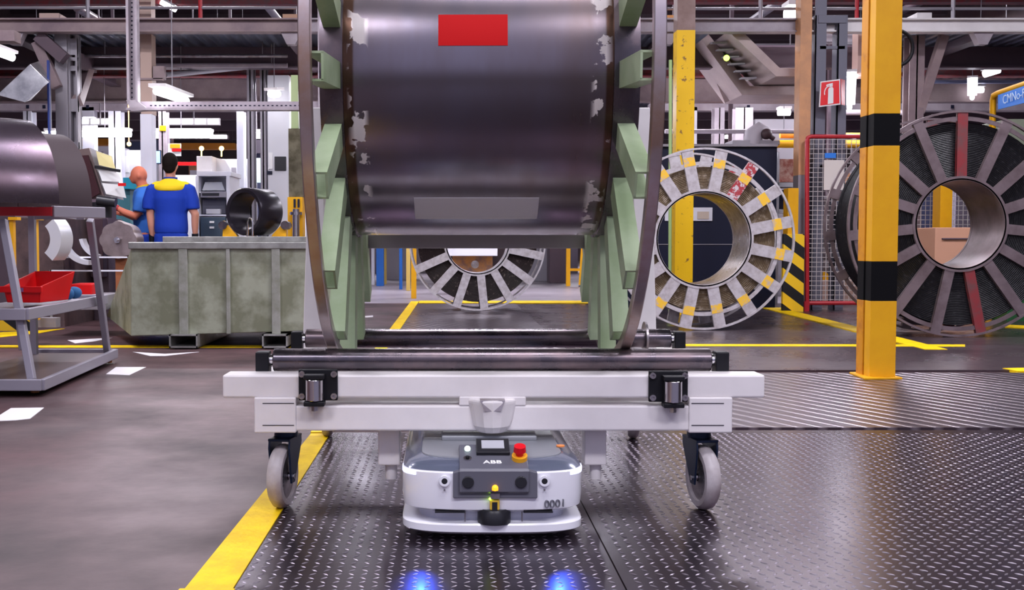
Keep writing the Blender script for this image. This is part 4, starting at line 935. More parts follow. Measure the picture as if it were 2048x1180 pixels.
# machinery left of the workers: tilted frame with papers
mf = thing('tilted_board', 'tilted metal board carrying yellow and white paper sheets, left of the workers', 'board', at(190, 420, 11.5))
Ya = 11.5
MB().hexa([at(150, 300, Ya+.4), at(178, 296, Ya+.1), at(208, 392, Ya+.1), at(176, 408, Ya+.4)], [at(154, 300, Ya+.5), at(182, 296, Ya+.2), at(212, 392, Ya+.2), at(180, 408, Ya+.5)]).build('side_frame', mat('brown_frame', (.34, .25, .24), .5), mf)
MB().prism([at(154, 312, Ya+.28), at(176, 310, Ya+.06), at(200, 386, Ya+.06), at(182, 396, Ya+.28)], (0, .02, 0)).build('side_panel', mat('maroon_mesh', (.12, .05, .06), .6), mf)
MB().prism([at(180, 296, Ya), at(222, 312, Ya+.5), at(246, 400, Ya+.5), at(210, 392, Ya)], (0, .03, 0)).build('board', mat('board_grey', (.30, .28, .30), .5), mf)
o = MB().prism([at(192, 302, Ya-.02), at(222, 312, Ya+.3), at(231, 338, Ya+.3), at(198, 330, Ya-.02)], (0, .01, 0)).build('paper_sheet', mat('yellow_paper', (.85, .75, .35), .7), mf); o['label'] = 'yellow paper sheet'
MB().prism([at(196, 340, Ya-.02), at(236, 346, Ya+.3), at(244, 364, Ya+.3), at(204, 362, Ya-.02)], (0, .01, 0)).build('paper_sheet', paper, mf)
MB().prism([at(204, 366, Ya-.02), at(246, 370, Ya+.3), at(252, 396, Ya+.3), at(212, 388, Ya-.02)], (0, .01, 0)).build('paper_sheet', paper, mf)
MB().bar(at(190, 334, Ya-.05), at(240, 342, Ya+.2), .02, .03).build('clip_bar', blackp, mf)
MB().pb(236, 366, 251, 372, Ya+.1, .02).build('red_clip', red, mf)
MB().b2((at(180, 400, Ya).x, Ya+.05, -.012), (at(212, 400, Ya).x, Ya+.35, Z(398, Ya))).build('stand', browngrey, mf)
mc = thing('winding_machine', 'brown machine with a scalloped steel disc in front, left of the workers', 'machine', (X(225, 11), 11.2, -.012))
Yw = 11.0
MB().pb(30, 434, 128, 700, 10.6, .9).build('machine_bed', mat('machine_brown', (.09, .055, .055), .5, col2=(.045, .028, .03), nscale=6), mc, bevel=.01)
MB().pb(128, 436, 206, 555, 11.4, .7).build('gear_box', mat('machine_dark', (.06, .03, .04), .5), mc, bevel=.01)
MB().pb(122, 434, 160, 540, 11.2, .2).build('cover_plate', mat('machine_pinkish', (.30, .22, .22), .5), mc, bevel=.006)
MB().cyl(at(205, 405, 11.1), at(205, 435, 11.1), .10, seg=14).cyl(at(195, 400, 11.0), at(232, 405, 11.0), .05, seg=12).build('clamp_head', blackp, mc, smooth=True)
dc = at(236, 480, Yw); nn = 16
def scal(r0, yy, k): return [Vector((dc.x+(r0+(k*.012*abs(math.cos(i*math.pi/9))))*math.cos(2*math.pi*i/72), yy, dc.z+(r0+(k*.012*abs(math.cos(i*math.pi/9))))*math.sin(2*math.pi*i/72))) for i in range(72)]
MB().rings([scal(.17, Yw, 1.5), scal(.18, Yw+.05, 1.5), scal(.17, Yw+.3, .6)]).build('scalloped_disc', mat('disc_steel', (.30, .24, .24), .35, .5, col2=(.22, .17, .17), nscale=8), mc, smooth=True)
MB().cyl(dc+Vector((0, -.04, 0)), dc, .035, seg=5).cyl(dc+Vector((0, -.07, 0)), dc, .015).build('hub_bolt', bright_steel, mc)
MB().b2((dc.x-.06, Yw+.1, -.012), (dc.x+.12, Yw+.3, dc.z-.1)).build('disc_stand', mat('orange_brown', (.35, .12, .05), .5), mc)
def arc(cx_, cy_, rpx, a0, a1, Y_, wpx, t, n=24):
    m_ = MB(); c_ = at(cx_, cy_, Y_); k = Y_/F; rg = []
    for i in range(n+1):
        a = R(a0+(a1-a0)*i/n); d = Vector((math.cos(a), 0, math.sin(a)))
        p, q2 = c_+d*rpx*k, c_+d*(rpx-wpx)*k; rg.append([p, q2, q2+Vector((0, t, 0)), p+Vector((0, t, 0))])
    return m_.rings(rg)
arc(62, 478, 60, 42, -46, 9.3, 22, .3).build('guard', mat('white_curved_guard', (.62, .62, .66), .3, .3), mc, smooth=True)['label'] = 'white curved guard'
arc(178, 470, 60, -170, -92, 10.4, 9, .12).build('guard', MATS['white_curved_guard'], mc, smooth=True)
arc(205, 470, 48, -170, -105, 10.6, 7, .12).build('guard', MATS['white_curved_guard'], mc, smooth=True)
for y in (513, 540): MB().pb(100, y, 260, y+3, 10.5, .02).build('shelf_rail', whitecol, mc)
MB().pb(100, 540, 104, 700, 10.5, .02).pb(256, 513, 260, 700, 10.5, .02).build('shelf_leg', galv, mc)
for px in (16, 62):
    t = thing('yellow_stand', 'yellow T-shaped stand behind the rack leg' if px == 16 else 'yellow post right of the T-shaped stand behind the rack', 'stand', (X(px+6, 8.6), 8.6, -.012))
    MB().pb(px+4, 438, px+12, 640, 8.6, .05).build('post', yellow, t); MB().pb(px, 434, px+18, 440, 8.58, .08).build('top_plate', yellow, t)
pbx('electric_box', 'dark low equipment block under the winding machine', 'machine', blackp, 106, 556, 206, 640, 11.9, .5)
tag(MB().pb(138, 568, 184, 590, 9.6, .3).build('storage_crate', red, bevel=.01), 'small distant red crate behind the rack leg', 'crate')
tag(MB().pb(100, 590, 212, 620, 9.5, .5).build('pallet', greysteel, bevel=.004), 'low grey platform under the distant red crate', 'platform')
t = thing('hazard_barrier', 'low yellow and black striped barrier behind the rack leg', 'barrier', (X(30, 8.4), 8.4, -.012))
stripe = mat('hazard_stripes', (.88, .55, .02), .45)
N, L = stripe.node_tree.nodes, stripe.node_tree.links
tc = N.new('ShaderNodeTexCoord'); sx = N.new('ShaderNodeSeparateXYZ'); L.new(tc.outputs['Object'], sx.inputs[0])
hs = mathn(N, L, 'FRACT', mathn(N, L, 'ADD', mathn(N, L, 'MULTIPLY', sx.outputs[2], 3.6), mathn(N, L, 'MULTIPLY', sx.outputs[0], 2.7)))
st = mathn(N, L, 'GREATER_THAN', hs, .5); mxx = N.new('ShaderNodeMix'); mxx.data_type = 'RGBA'
mxx.inputs[6].default_value = (.88, .55, .02, 1); mxx.inputs[7].default_value = (.012, .012, .014, 1); L.new(st, mxx.inputs[0]); L.new(mxx.outputs[2], N['Principled BSDF'].inputs['Base Color'])
MB().pb(-60, 640, 62, 662, 8.4, .1).build('striped_board', stripe, t); MB().pb(60, 636, 112, 655, 8.7, .1).build('grey_board', greysteel, t)
pbx('teal_container', 'teal plastic container behind the bald worker', 'container', mat('teal', (.02, .35, .5), .5), 246, 355, 282, 378, 13.9, .3)
pbx('machine_cabinet', 'teal lower machine cabinet behind the reaching hand', 'cabinet', mat('teal_grey', (.06, .20, .24), .5), 215, 378, 262, 700, 14.0, .4)
# more far workshop equipment behind workers
def cab(lb, x0, y0, x1, Y_, m, dy=.6, y1=None, dec=None, cat='cabinet', name='machine_cabinet'):
    t = thing(name, lb, cat, (X((x0+x1)/2, Y_, 400), Y_, -.012))
    MB().b2((X(x0, Y_, 400), Y_, -.012), (X(x1, Y_, 400), Y_+dy, Z(y0, Y_))).build('body', m, t, bevel=.008)
    for (a, b, c, d, mm) in (dec or []): MB().pb(a, b, c, d, Y_-.02, .03).build('panel', mm, t, bevel=.003)
    return t
cab('white machine enclosure behind the white column and workers', 236, 300, 330, 16.5, palewall, dec=[(240, 312, 258, 345, paper), (306, 300, 318, 330, lampmat('blue_screen', 1.5, (.1, .35, 1)))])
cab('white machine with red stripe behind the dark-haired worker', 345, 350, 398, 15.9, palewall, dec=[(352, 324, 392, 331, red)])
cab('pale machine behind the white open cabinet', 440, 318, 500, 15.6, palewall, dec=[(463, 335, 472, 380, greysteel), (487, 330, 493, 352, navy)])
cab('pale machine housing between the rack hoods and the tilted board', 120, 330, 175, 15.4, palewall)
cab('dark machine at the far left behind the rack', -120, 330, 30, 14.5, browngrey)
for lb, x0, x1, y0, y1, Y_ in (('orange overhead crane girder above the white cabinet', 336, 470, 286, 298, 24), ('orange crane beam high behind the thick column', 150, 236, 277, 290, 24), ('long orange girder far back, left of the reel', 336, 600, 266, 276, 26), ('orange pipe bundle right of the small cabinet', 1340, 1470, 300, 312, 18)):
    t = thing('crane_girder', lb, 'beam', at((x0+x1)/2, y1, Y_))
    MB().pb(x0, y0, x1, y1, Y_, .3).build('girder', orange, t)
    for px in (x0+8, x1-8): MB().b2((X(px, Y_)-.03, Y_+.1, Z(y0, Y_)), (X(px, Y_)+.03, Y_+.16, 8.1)).build('hanger', browngrey, t)
def notice(lb, x0, y0, x1, y1, Y_, m): return pbx('notice', lb, 'notice', m, x0, y0, x1, y1, Y_, .01)
t = thing('notice_board', 'small yellow, red and white notice on the pale grey column', 'notice', at(350, 300, 15.38))
MB().pb(336, 287, 362, 312, 15.38, .01).build('backing', paper, t); MB().pb(340, 288, 360, 296, 15.37, .01).build('yellow_field', yellow, t); MB().pb(344, 297, 362, 303, 15.37, .01).build('red_field', red, t)
pbx('warning_label', 'small yellow warning label on the beam above the workers', 'label', yellow, 319, 251, 332, 262, 15.39, .012)
t = thing('screen', 'blue-lit monitor on an arm beside the white column', 'monitor', at(315, 318, 14.2)); MB().pb(308, 300, 322, 328, 14.2, .03).build('casing', blackp, t, bevel=.003)
MB().pb(309, 302, 320, 326, 14.19, .02).build('screen_glass', MATS['blue_screen'], t); MB().cyl(at(315, 328, 14.22), (at(315, 345, 14.22).x, 14.22, -.012), .02).build('arm', greysteel, t)
for px, lb in ((403, 'left'), (443, 'right')):
    tag(MB().sph(at(px, 297, 13.1), .03).cyl(at(px, 297, 13.1), at(px, 313, 13.1), .008, seg=8).build('signal_light', mat('warm_signal', (1, .6, .2), .4, emis=6, ecol=(1, .6, .15))), f'small warm signal lamp, {lb} one of the two above the white cabinet', 'lamp')
tag(MB().sph(at(258, 288, 15), .03).cyl(at(258, 288, 15), (at(258, 288, 15).x, 15, 3.34), .006, seg=6).build('signal_light', MATS['warm_signal']), 'small warm signal lamp hanging left of the tan-topped column', 'lamp')

# ------------------------------------------------ right side
yc2 = thing('steel_column', 'yellow column with worn paint rising behind the grey-spoked rope reel', 'column', (X(1370, 12.2), 12.2, -.012))
x0_, x1_ = X(1352, 12.2, 300), X(1388, 12.2, 300)
MB().b2((x0_, 12.2, Z(60, 12.2)), (x1_, 12.4, Z(-80, 12.2))).build('upper_shaft', mat('brown_shaft', (.28, .19, .17), .5, col2=(.2, .12, .1), nscale=4), yc2)
MB().b2((x0_, 12.2, -.012), (x1_, 12.4, Z(60, 12.2))).build('yellow_shaft', yellow_worn, yc2)
# navy cabinet behind reel
nv = thing('machine_cabinet', 'large dark navy machine enclosure behind the grey-spoked rope reel', 'cabinet', (X(1430, 13.6), 13.6, -.012))
MB().b2((X(1200, 13.6), 13.6, -.012), (X(1552, 13.6), 15.0, Z(293, 13.6))).build('body', navy, nv, bevel=.01)
MB().pb(1200, 288, 1556, 293, 13.55, 1.5).build('top_cap', greysteel, nv)
MB().pb(1330, 415, 1425, 442, 13.58, .03).build('notice_panel', whitecol, nv, bevel=.004)
MB().pb(1395, 423, 1418, 438, 13.57, .02).build('label', mat('beige', (.6, .5, .42), .6), nv)
MB().pb(1200, 488, 1552, 489.5, 13.59, .01).build('seam', greysteel, nv)
# robot arm cover, orange pipes, shelf
ra = thing('robot_arm', 'grey curved robot arm on top of the navy enclosure', 'robot', at(1520, 290, 14.1))
MB().tube([at(1505, 290, 14.1), at(1508, 268, 14.1), at(1520, 257, 14.1), at(1534, 262, 14.1)], [.12, .12, .09, .05], 14).build('arm', mat('arm_grey', (.38, .34, .38), .5), ra, smooth=True)
MB().sph(at(1533, 268, 14.0), .07).cyl(at(1528, 266, 14), at(1548, 278, 14), .03).build('wrist', mat('dark_brown_joint', (.05, .025, .03), .5), ra, smooth=True)
MB().pb(1465, 280, 1560, 290, 14.0, .4).build('base', greysteel, ra, bevel=.01)
PY_ = 0
op = thing('pipe_run', 'thick orange pipes beside the tan pillar above the navy enclosure', 'pipe', at(1580, 280, 15.2))
MB().cyl(at(1560, 271, 15.5), at(1740, 271, 15.5), .04).build('pipe', orange, op, smooth=True); MB().cyl(at(1550, 288, 15.4), at(1740, 288, 15.4), .055).build('pipe', yellow, op, smooth=True)
MB().b2((X(1700, 15.5), 15.45, -.012), (X(1706, 15.5), 15.55, Z(270, 15.5))).build('support', greysteel, op)
sf = thing('storage_shelf', 'white shelf unit with rusty parts beside the tan pillar', 'shelf', (X(1578, 14.6), 14.6, -.012))
MB().pb(1556, 365, 1600, 374, 14.5, .4).pb(1553, 304, 1557, 640, 14.5, .04).pb(1556, 420, 1600, 426, 14.5, .4).build('shelf_frame', palewall, sf)
MB().pb(1560, 318, 1596, 364, 14.7, .2).build('rusty_part', mat('rusty', (.22, .06, .04), .6, col2=(.4, .25, .2), nscale=12), sf)
MB().pb(1556, 380, 1598, 418, 14.6, .2).build('drawer', navy, sf)
# stair: two box stringers
stp = mat('stair_beige', (.46, .37, .36), .5, col2=(.38, .30, .30), nscale=3)
def stringer(pts, Y_, d, nm): 
    return MB().prism([at(x, y, Y_) for x, y in pts], (0, d, 0)).build(nm, stp, stair, bevel=.004)
stair = thing('staircase', 'beige steel staircase and landing under the mezzanine between the yellow column and tan pillar', 'staircase', at(1500, 130, 13.4))
stringer([(1456, 62), (1484, 62), (1560, 136), (1640, 136), (1640, 153), (1552, 153)], 13.3, .9, 'stringer')
stringer([(1390, 62), (1412, 62), (1500, 172), (1640, 172), (1640, 190), (1484, 190)], 14.0, .9, 'stringer')
MB().hexa([at(1402, 92, 14.6), at(1420, 80, 14.6), at(1420, 80, 15.4), at(1402, 92, 15.4)], [at(1450, 206, 14.6), at(1482, 190, 14.6), at(1482, 190, 15.4), at(1450, 206, 15.4)]).build('stringer', stp, stair)
for i in range(6):
    f = i/6; MB().bar(at(1440+70*f, 85+85*f, 13.6), at(1425+70*f, 90+85*f, 14.6), .18, .02).build('tread', greysteel, stair)
tag(MB().sph(at(1453, 116, 13.2), .035).build('signal_light', mat('green_signal', (.6, 1, .1), .4, emis=8, ecol=(.6, 1, .05))), 'small glowing yellow-green lamp on the stair underside', 'lamp')
stair2 = thing('staircase', 'white steel stair part seen between the grey frame posts', 'staircase', at(1700, 100, 14.5))
MB().prism([at(x, y, 14.5) for x, y in ((1694, 152), (1694, 128), (1740, 84), (1760, 84), (1760, 100))], (0, .3, 0)).build('stringer', whitecol, stair2)
MB().pb(1650, 45, 1740, 60, 14.3, .2).pb(1650, 68, 1740, 83, 14.3, .2).build('landing_edge', whitecol, stair2)
# tan pillar
tp = thing('steel_column', 'tan pillar with grey lower half, left of the dark grey double frame', 'column', (X(1610, 13), 13.0, -.012))
xa, xb = X(1599, 13.0, 200), X(1622, 13.0, 200)
MB().b2((xa, 13.0, Z(350, 13)), (xb, 13.2, Z(-80, 13))).build('upper_shaft', mat('tan_orange', (.66, .33, .16), .5, col2=(.5, .26, .14), nscale=4), tp, bevel=.004)
MB().b2((xa, 13.0, -.012), (xb, 13.2, Z(350, 13))).build('lower_shaft', greysteel, tp, bevel=.004)
fr = thing('sign_gantry', 'dark grey double-post steel frame carrying the fire extinguisher sign', 'frame', (X(1660, 13.1), 13.1, -.012))
fm = mat('frame_slate', (.16, .16, .20), .5, .2)
for a, b in ((1628, 1651), (1673, 1693)):
    xa, xb = X(a, 13.1, 200), X(b, 13.1, 200)
    MB().b2((xa, 13.1, -.012), (xb, 13.12, Z(-60 if a < 1650 else 30, 13.1))).b2((xa, 13.1, -.012), (xa+.02, 13.28, Z(30, 13.1))).build('post', fm, fr, bevel=.002)
MB().pb(1637, 30, 1693, 46, 13.09, .15).build('top_rail', fm, fr, bevel=.003)
for y in (92, 172, 330): MB().pb(1640, y, 1690, y+6, 13.1, .03).build('tie', fm, fr)
column('dark narrow post behind the slate frame', 1655, 1668, 14.9, browngrey, 62)
pbx('wall_panel', 'pinkish upright panel just left of the striped column', 'panel', mat('pink_panel', (.62, .42, .36), .6), 1716, 46, 1742, 153, 13.6, .2)
column('brown mezzanine column with a slanting brace right of the striped column', 1815, 1845, 13.6, pinkgrey, 62)
T1('steel_brace', 'slanting brown brace from the column up to the mezzanine, right of the striped column', 'brace', pinkgrey, lambda m: m.bar(at(1838, 225, 13.66), at(1888, 70, 13.5), .1, .1, up=(0, 1, 0)))
# fire extinguisher sign (V-shaped, two faces)
fs = thing('safety_sign', 'red fire extinguisher sign on the slate frame post', 'sign', at(1663, 187, 12.95))
sgr = mat('sign_red', (.75, .015, .02), .4)
def SQ(u, v, o=0): # face coordinates 0..1
    a, b, c, d = at(1641, 163, 12.95), at(1680, 158, 12.85), at(1681, 209, 12.85), at(1638, 214, 12.95)
    p = a*(1-u)*(1-v)+b*u*(1-v)+c*u*v+d*(1-u)*v; return p+Vector((0, -o, 0))
MB().prism([SQ(0, 0), SQ(1, 0), SQ(1, 1), SQ(0, 1)], (0, .012, 0)).build('border', paper, fs)
MB().prism([SQ(.05, .05, .004), SQ(.95, .05, .004), SQ(.95, .95, .004), SQ(.05, .95, .004)], (0, .005, 0)).build('red_face', sgr, fs)
def flatp(pts): return MB().prism([SQ(u, v, .008) for u, v in pts], (0, .004, 0))
flatp([(.40, .93), (.40, .36), (.44, .29), (.60, .27), (.66, .34), (.66, .92)]).build('extinguisher_symbol', paper, fs)
flatp([(.46, .27), (.46, .18), (.62, .16), (.62, .26)]).build('extinguisher_valve', paper, fs)
flatp([(.30, .16), (.46, .13), (.62, .12), (.62, .16), (.46, .18), (.30, .22)]).build('extinguisher_lever', paper, fs)
m_ = MB()
for i in range(8):
    a0_, a1_ = R(90+i*14), R(90+(i+1)*14)
    f = lambda a, r: (.44+.24*math.cos(a)*r, .46-.26*math.sin(a)*r)
    m_.prism([SQ(*f(a0_, 1), .008), SQ(*f(a1_, 1), .008), SQ(*f(a1_, .82), .008), SQ(*f(a0_, .82), .008)], (0, .004, 0))
m_.build('hose_symbol', paper, fs)
MB().prism([at(1681, 158, 12.86), at(1689, 160, 13.0), at(1689, 211, 13.0), at(1682, 209, 12.86)], (.006, 0, 0)).build('side_face', sgr, fs)
MB().pb(1655, 180, 1672, 190, 12.99, .11).build('bracket', greysteel, fs)
# red mesh fence
fc = thing('mesh_fence', 'red-framed white wire mesh guard fence left of the large black cable reel', 'fence', (X(1700, 12.9), 12.9, -.012))
Yf_ = 12.9
P0, P1, P2, P3 = at(1614, 606, Yf_), at(1614, 282, Yf_), at(1622, 273, Yf_), at(2000, 273, Yf_)
P4 = Vector((P3.x, Yf_, P0.z))
MB().tube([P0, P1, (P1+P2)/2+Vector((-.012, 0, .012)), P2, P3, P4, P0], .026, 8).build('frame', redpaint, fc, smooth=True)
m_ = MB(); xx = P0.x+.05
while xx < P3.x: m_.b2((xx-.003, Yf_-.003, P0.z), (xx+.003, Yf_+.003, P2.z)); xx += .055
zz = P0.z+.04
while zz < P2.z: m_.b2((P0.x, Yf_-.006, zz-.003), (P3.x, Yf_, zz+.003)); zz += .055
o = m_.build('wire_mesh', mat('mesh_white', (.5, .46, .46), .5), fc)
for px in (1614, 1850, 2000): MB().b2((X(px, Yf_)-.03, Yf_-.03, -.012), (X(px, Yf_)+.03, Yf_+.03, P0.z+.02)).build('foot', redpaint, fc)
MB().pb(1648, 320, 1688, 380, Yf_-.03, .01).build('notice_sheet', mat('cream_paper', (.68, .62, .58), .7), fc)
MB().pb(1650, 306, 1672, 316, Yf_-.03, .01).build('blue_tag', mat('blue_tag', (.03, .2, .7), .5), fc)
for k, (x, y) in enumerate(((1640, 395), (1650, 440), (1636, 455), (1648, 480), (1632, 500), (1650, 415), (1640, 545))):
    T1('metal_part', ['topmost', 'fourth highest', 'third lowest but one', 'second lowest but one', 'second lowest', 'second highest', 'lowest'][k]+' shiny metal part piled behind the red fence', 'part', bright_steel if k % 2 else steel, lambda m: m.bar(at(x-18, y+random.uniform(-12, 12), 14.4), at(x+24, y+random.uniform(-18, 18), 14.5), .04, .09), 'shiny metal parts behind the red fence')
cab('grey parts bin behind the red fence', 1620, 560, 1720, 14.3, mat('bin_pinkish', (.5, .34, .28), .5), cat='bin', name='parts_bin')
cab('grey parts rack behind the shiny metal parts', 1618, 392, 1715, 14.65, mat('rack_back', (.30, .27, .28), .5), dy=.15, cat='rack', name='parts_rack')
T1('yellow_cover', 'small yellow angled cover behind the red fence', 'cover', yellow, lambda m: m.hexa([at(1636, 552, 14.35), at(1646, 560, 14.35), at(1668, 560, 14.35), at(1650, 542, 14.35)], [at(1636, 552, 14.55), at(1646, 560, 14.55), at(1668, 560, 14.55), at(1650, 542, 14.55)]))
# hazard bollard
hb = thing('hazard_post', 'yellow and black striped corner post right of the rope reel', 'post', (X(1590, 12.8), 12.8, -.012))
MB().b2((X(1567, 12.8), 12.8, -.012), (X(1609, 12.8), 12.86, Z(468, 12.8))).build('striped_board', stripe, hb, bevel=.003)
MB().b2((X(1576, 12.8), 12.82, -.012), (X(1597, 12.8), 13.0, Z(376, 12.8))).build('post', yellow, hb, bevel=.003)
# through hub of the right reel
for a, b, lb in ((1882, 1906, 'orange-yellow post seen through the hub of the black cable reel'),):
    box_column(lb, a, b, 12.4, yellow, 250, .2)
cab('tan wooden box seen through the hub of the black cable reel', 1872, 455, 1962, 11.6, mat('tan_box', (.62, .33, .22), .6), cat='box', name='wooden_box', dec=[(1885, 476, 1962, 479, browngrey)])
# blue sign with yellow gate
bs = thing('aisle_sign', 'blue hanging aisle sign on a yellow tube frame at the right edge', 'sign', (X(2030, 11.5), 11.5, -.012))
MB().tube([(X(1986, 11.5, 250), 11.5, -.012), at(1986, 200, 11.5), at(1988, 191, 11.45), at(1996, 187, 11.4), at(2080, 158, 10.6), at(2120, 145, 10.2), Vector((at(2120, 145, 10.2).x, 10.2, -.0))], .032, 10).build('tube_frame', yellow, bs, smooth=True)
a, b, c, d = at(1996, 190, 11.35), at(2110, 150, 10.25), at(2110, 190, 10.25), at(1996, 219, 11.35)
MB().prism([a, b, c, d], (.012, .012, 0)).build('blue_board', mat('sign_blue', (.02, .22, .80), .4), bs)
ang = math.atan2(b.y-a.y, b.x-a.x); e1 = (b-a).normalized(); mid = a+(b-a)*.36+(d-a)*.5
tx = text('sign_lettering', 'CMNo-FPS', mat('sign_letter', (.55, .75, .95), .5), bs, mid+Vector((-.004, -.012, 0)), (0, 0, 0), .125, ext=.001)
zax = e1.cross((a-d).normalized()).normalized(); yax = zax.cross(e1)
tx.rotation_euler = Matrix((e1, yax, zax)).transposed().to_euler()
tx.location = (mid+zax*.006)-wloc(bs)
cab('green-grey machine block behind the top of the black cable reel', 2010, 238, 2100, 12.2, mat('olive_machine', (.20, .22, .16), .5), cat='machine', name='machine_block')
cab('green machine base at the right edge behind the black cable reel', 2020, 440, 2120, 11.2, mat('dark_green', (.02, .10, .03), .5), cat='machine', name='machine_block')
T1('blue_duct', 'blue ventilation duct under the mezzanine at the right', 'duct', mat('duct_blue', (.05, .08, .30), .4, .3), lambda m: m.b2((X(1850, 15, 115), 15.2, Z(122, 15.2)), (9.5, 15.7, Z(108, 15.2))))
for i, y in enumerate((127, 160, 185)):
    pbx('cable_conduit', ['upper', 'middle', 'lower'][i]+' of three grey-blue conduits under the mezzanine at the right', 'pipe', mat('conduit_blue', (.20, .22, .36), .4, .4), 1845, y, 2200, y+6, 16+i*.8, .1, 'blue-grey conduits at the right')
# ------------------------------------------------ middle background seen under the drum
def post(lb, x0, x1, Y_, m, y0=250, g=None): return box_column(lb, x0, x1, Y_, m, y0, .15, g, 'machine_post', 'post')
post('thick blue post seen under the drum at the left', 752, 767, 20.5, mat('post_blue', (.01, .09, .35), .4))
post('narrow blue post seen under the drum', 798, 804, 19.0, MATS['post_blue'])
post('pale thin post left of the blue post under the drum', 742, 748, 21.0, whitecol)
post('yellow post just left of the dark cable reel under the drum', 822, 832, 15.9, yellow)
post('dull yellow post behind the yellow one under the drum', 812, 820, 18.5, mat('dull_yellow', (.5, .34, .08), .5))
post('small yellow post behind the blue post under the drum', 766, 772, 21.5, MATS['dull_yellow'])
yg = thing('safety_gate', 'yellow post and cone-shaped guard under the drum at the right', 'barrier', (X(1150, 20), 20, -.012))
MB().b2((X(1133, 20.5), 20.5, -.012), (X(1141, 20.5), 20.6, Z(440, 20.5))).build('post', yellow, yg)
MB().hexa([at(1157, 570, 20.2), at(1183, 572, 20.2), at(1183, 572, 20.8), at(1157, 570, 20.8)], [at(1163, 480, 20.2), at(1177, 480, 20.2), at(1177, 480, 20.8), at(1163, 480, 20.8)]).build('cone_guard', yellow, yg)
MB().b2((X(1141, 20.5), 20.5, Z(542, 20.5)), (X(1165, 20.5), 20.55, Z(537, 20.5))).build('tie_bar', yellow, yg)
cab('pale machine bank seen under the drum at the right', 1060, 455, 1120, 23, mat('bank_grey', (.36, .34, .38), .5), dec=[(1100, 500, 1108, 550, navy)])
cab('dark machine bank under the drum at the far right', 1100, 440, 1135, 22, browngrey)
cab('grey machine bank under the drum at the left', 770, 450, 830, 24, MATS['bank_grey'])
cab('dark equipment at the left under the drum', 690, 450, 745, 23, browngrey)
cw = thing('machine_cabinet', 'white machine seen through the hub of the distant reel', 'cabinet', (X(948, 17), 17, -.012))
MB().pb(895, 440, 995, 512, 17, .4).build('body', whitecol, cw, bevel=.01); MB().pb(905, 512, 985, 700, 17.4, .3).build('orange_works', mat('works_orange', (.45, .2, .05), .5, col2=(.15, .1, .1), nscale=8), cw)
MB().cyl(at(950, 529, 16.9), at(950, 529, 16.6), .06).build('hub_nut', steel, cw)
# ------------------------------------------------ back row filling the distance
random.seed(11)
cols = [mat('far_a', (.30, .27, .33), .6), mat('far_b', (.16, .11, .12), .6), mat('far_c', (.42, .38, .40), .6), mat('far_d', (.28, .13, .06), .6), mat('far_e', (.10, .12, .22), .6), mat('far_f', (.55, .52, .6), .6)]
words = ['grey', 'dark brown', 'pale', 'rust-coloured', 'dark blue', 'whitish']
px = -40; i = 0
LM = ((200, 'behind the rack and thick column'), (340, 'behind the workers'), (480, 'behind the white cabinet'), (620, 'behind the black ring'), (800, 'under the left of the drum'), (960, 'behind the distant reel'), (1200, 'under the right of the drum'), (1400, 'behind the worn yellow column'), (1620, 'behind the navy enclosure'), (1760, 'behind the red fence'), (1950, 'behind the black cable reel'), (2300, 'near the blue sign'))
used_ = set()
while px < 1960:
    wpx = random.randint(28, 75)
    if not (560 < px < 1300 and False):
        lm = [w_ for lim, w_ in LM if px < lim][0]; j = random.randrange(6)
        while (lm, j) in used_: j = (j+1) % 6
        used_.add((lm, j)); Y_ = random.uniform(28, 31); y0 = random.randint(300, 410) if random.random() < .6 else random.randint(235, 300)
        t = thing('far_machine', f'{words[j]} machine block far back in the hall, {lm}', 'machine', (X(px+wpx/2, Y_), Y_, -.012), 'machines along the back of the hall')
        MB().b2((X(px, Y_), Y_, -.012), (X(px+wpx, Y_), Y_+1, Z(y0, Y_))).build('body', cols[j], t)
        MB().b2((X(px+4, Y_), Y_-.1, Z(y0+40, Y_)), (X(px+wpx*.6, Y_), Y_, Z(y0+12, Y_))).build('front_panel', cols[(j+2) % 6], t)
    px += wpx+random.randint(6, 20); i += 1
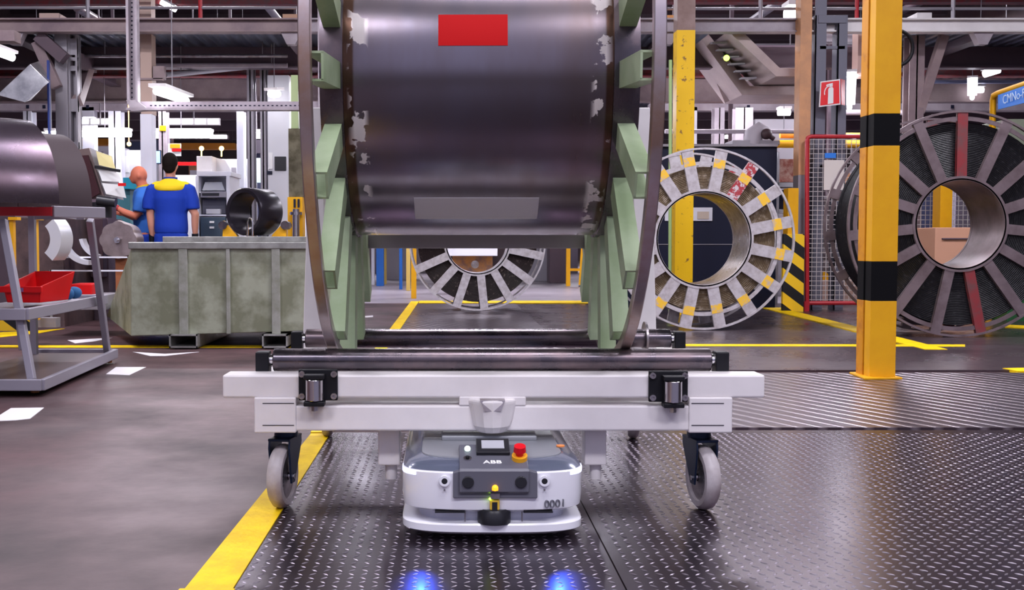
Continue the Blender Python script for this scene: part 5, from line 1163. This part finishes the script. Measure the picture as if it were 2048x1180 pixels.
for k in range(12):
    x = [-20, 60, 150, 190, 330, 420, 470, 1340, 1450, 1560, 1700, 1990][k]; Y_ = 24+(k % 4)
    tube_lamp(['leftmost', 'second', 'third', 'fourth', 'fifth', 'sixth', 'seventh', 'eighth', 'ninth', 'tenth', 'eleventh', 'rightmost'][k]+' of the twelve distant tube lights under the second platform, from the left', at(x, 262+6*(k % 3), Y_), at(x+34, 262+6*(k % 3), Y_), .06, tube2, 'distant tube lights under the second platform')

def pipe(lb, p, q_, r, m):
    p, q_ = Vector(p), Vector(q_); t = thing('pipe_run', lb, 'pipe', (p+q_)/2)
    MB().cyl(p, q_, r, seg=12).build('pipe', m, t, smooth=True)
    if abs(p.z-q_.z) < 1.5 and p.z < 3.2:
        for f in (.12, .88): c_ = p+(q_-p)*f; MB().cyl(c_, (c_.x, c_.y, 3.33), .006, seg=6).build('hanger', greysteel, t)
    return t
pipe('sloping grey pipe under the mezzanine above the lit slanting lamp', at(330, 150, 14), at(560, 128, 16.6), .035, greysteel)
pipe('straight pale conduit under the mezzanine left of the green post', at(310, 131, 14.2), at(575, 131, 14.2), .03, lilac)
pipe('thin dark cable run above the workers', at(160, 112, 14.0), at(575, 112, 14.0), .02, steel)
pipe('pale green thin vertical pipe beside the worn yellow column', (X(1341, 11.8), 11.8, -.012), at(1341, 120, 11.8), .018, mat('thin_green', (.35, .5, .2), .5))
pipe('steel handrail pipe above the navy enclosure', at(1330, 263, 15.0), at(1600, 263, 15.0), .03, lilac)
pipe('pale horizontal pipe under the mezzanine left of the stair', at(1650, 225, 15.8), at(1810, 225, 15.8), .04, lilac)
column('white column above the navy enclosure, left one', 1428, 1448, 16.5, lilac, 215)
column('white column above the navy enclosure behind the robot arm', 1470, 1505, 16.0, lilac, 215)
cab('white pump housing at the back between the white columns', 1508, 238, 1600, 16.6, greysteel)

bright = lampmat('bright_tube', 26, (.88, .88, 1.0))
for lb, px, y0, Y0, Y1, r_ in (('bright strip light under the mezzanine behind the left of the drum', 722, 190, 13.5, 17.0, .05), ('bright strip light under the mezzanine behind the right reel rim', 1216, 195, 13.5, 17.0, .05),
        ('bright strip light under the mezzanine between the slate gantry and striped column', 1700, 150, 13.4, 16.6, .06), ('bright strip light under the mezzanine right of the brown brace', 1945, 160, 14.6, 16.4, .05)):
    p = at(px, y0, Y0); q3 = Vector((p.x*Y1/Y0, Y1, p.z))
    tube_lamp(lb, p, q3, r_, bright)
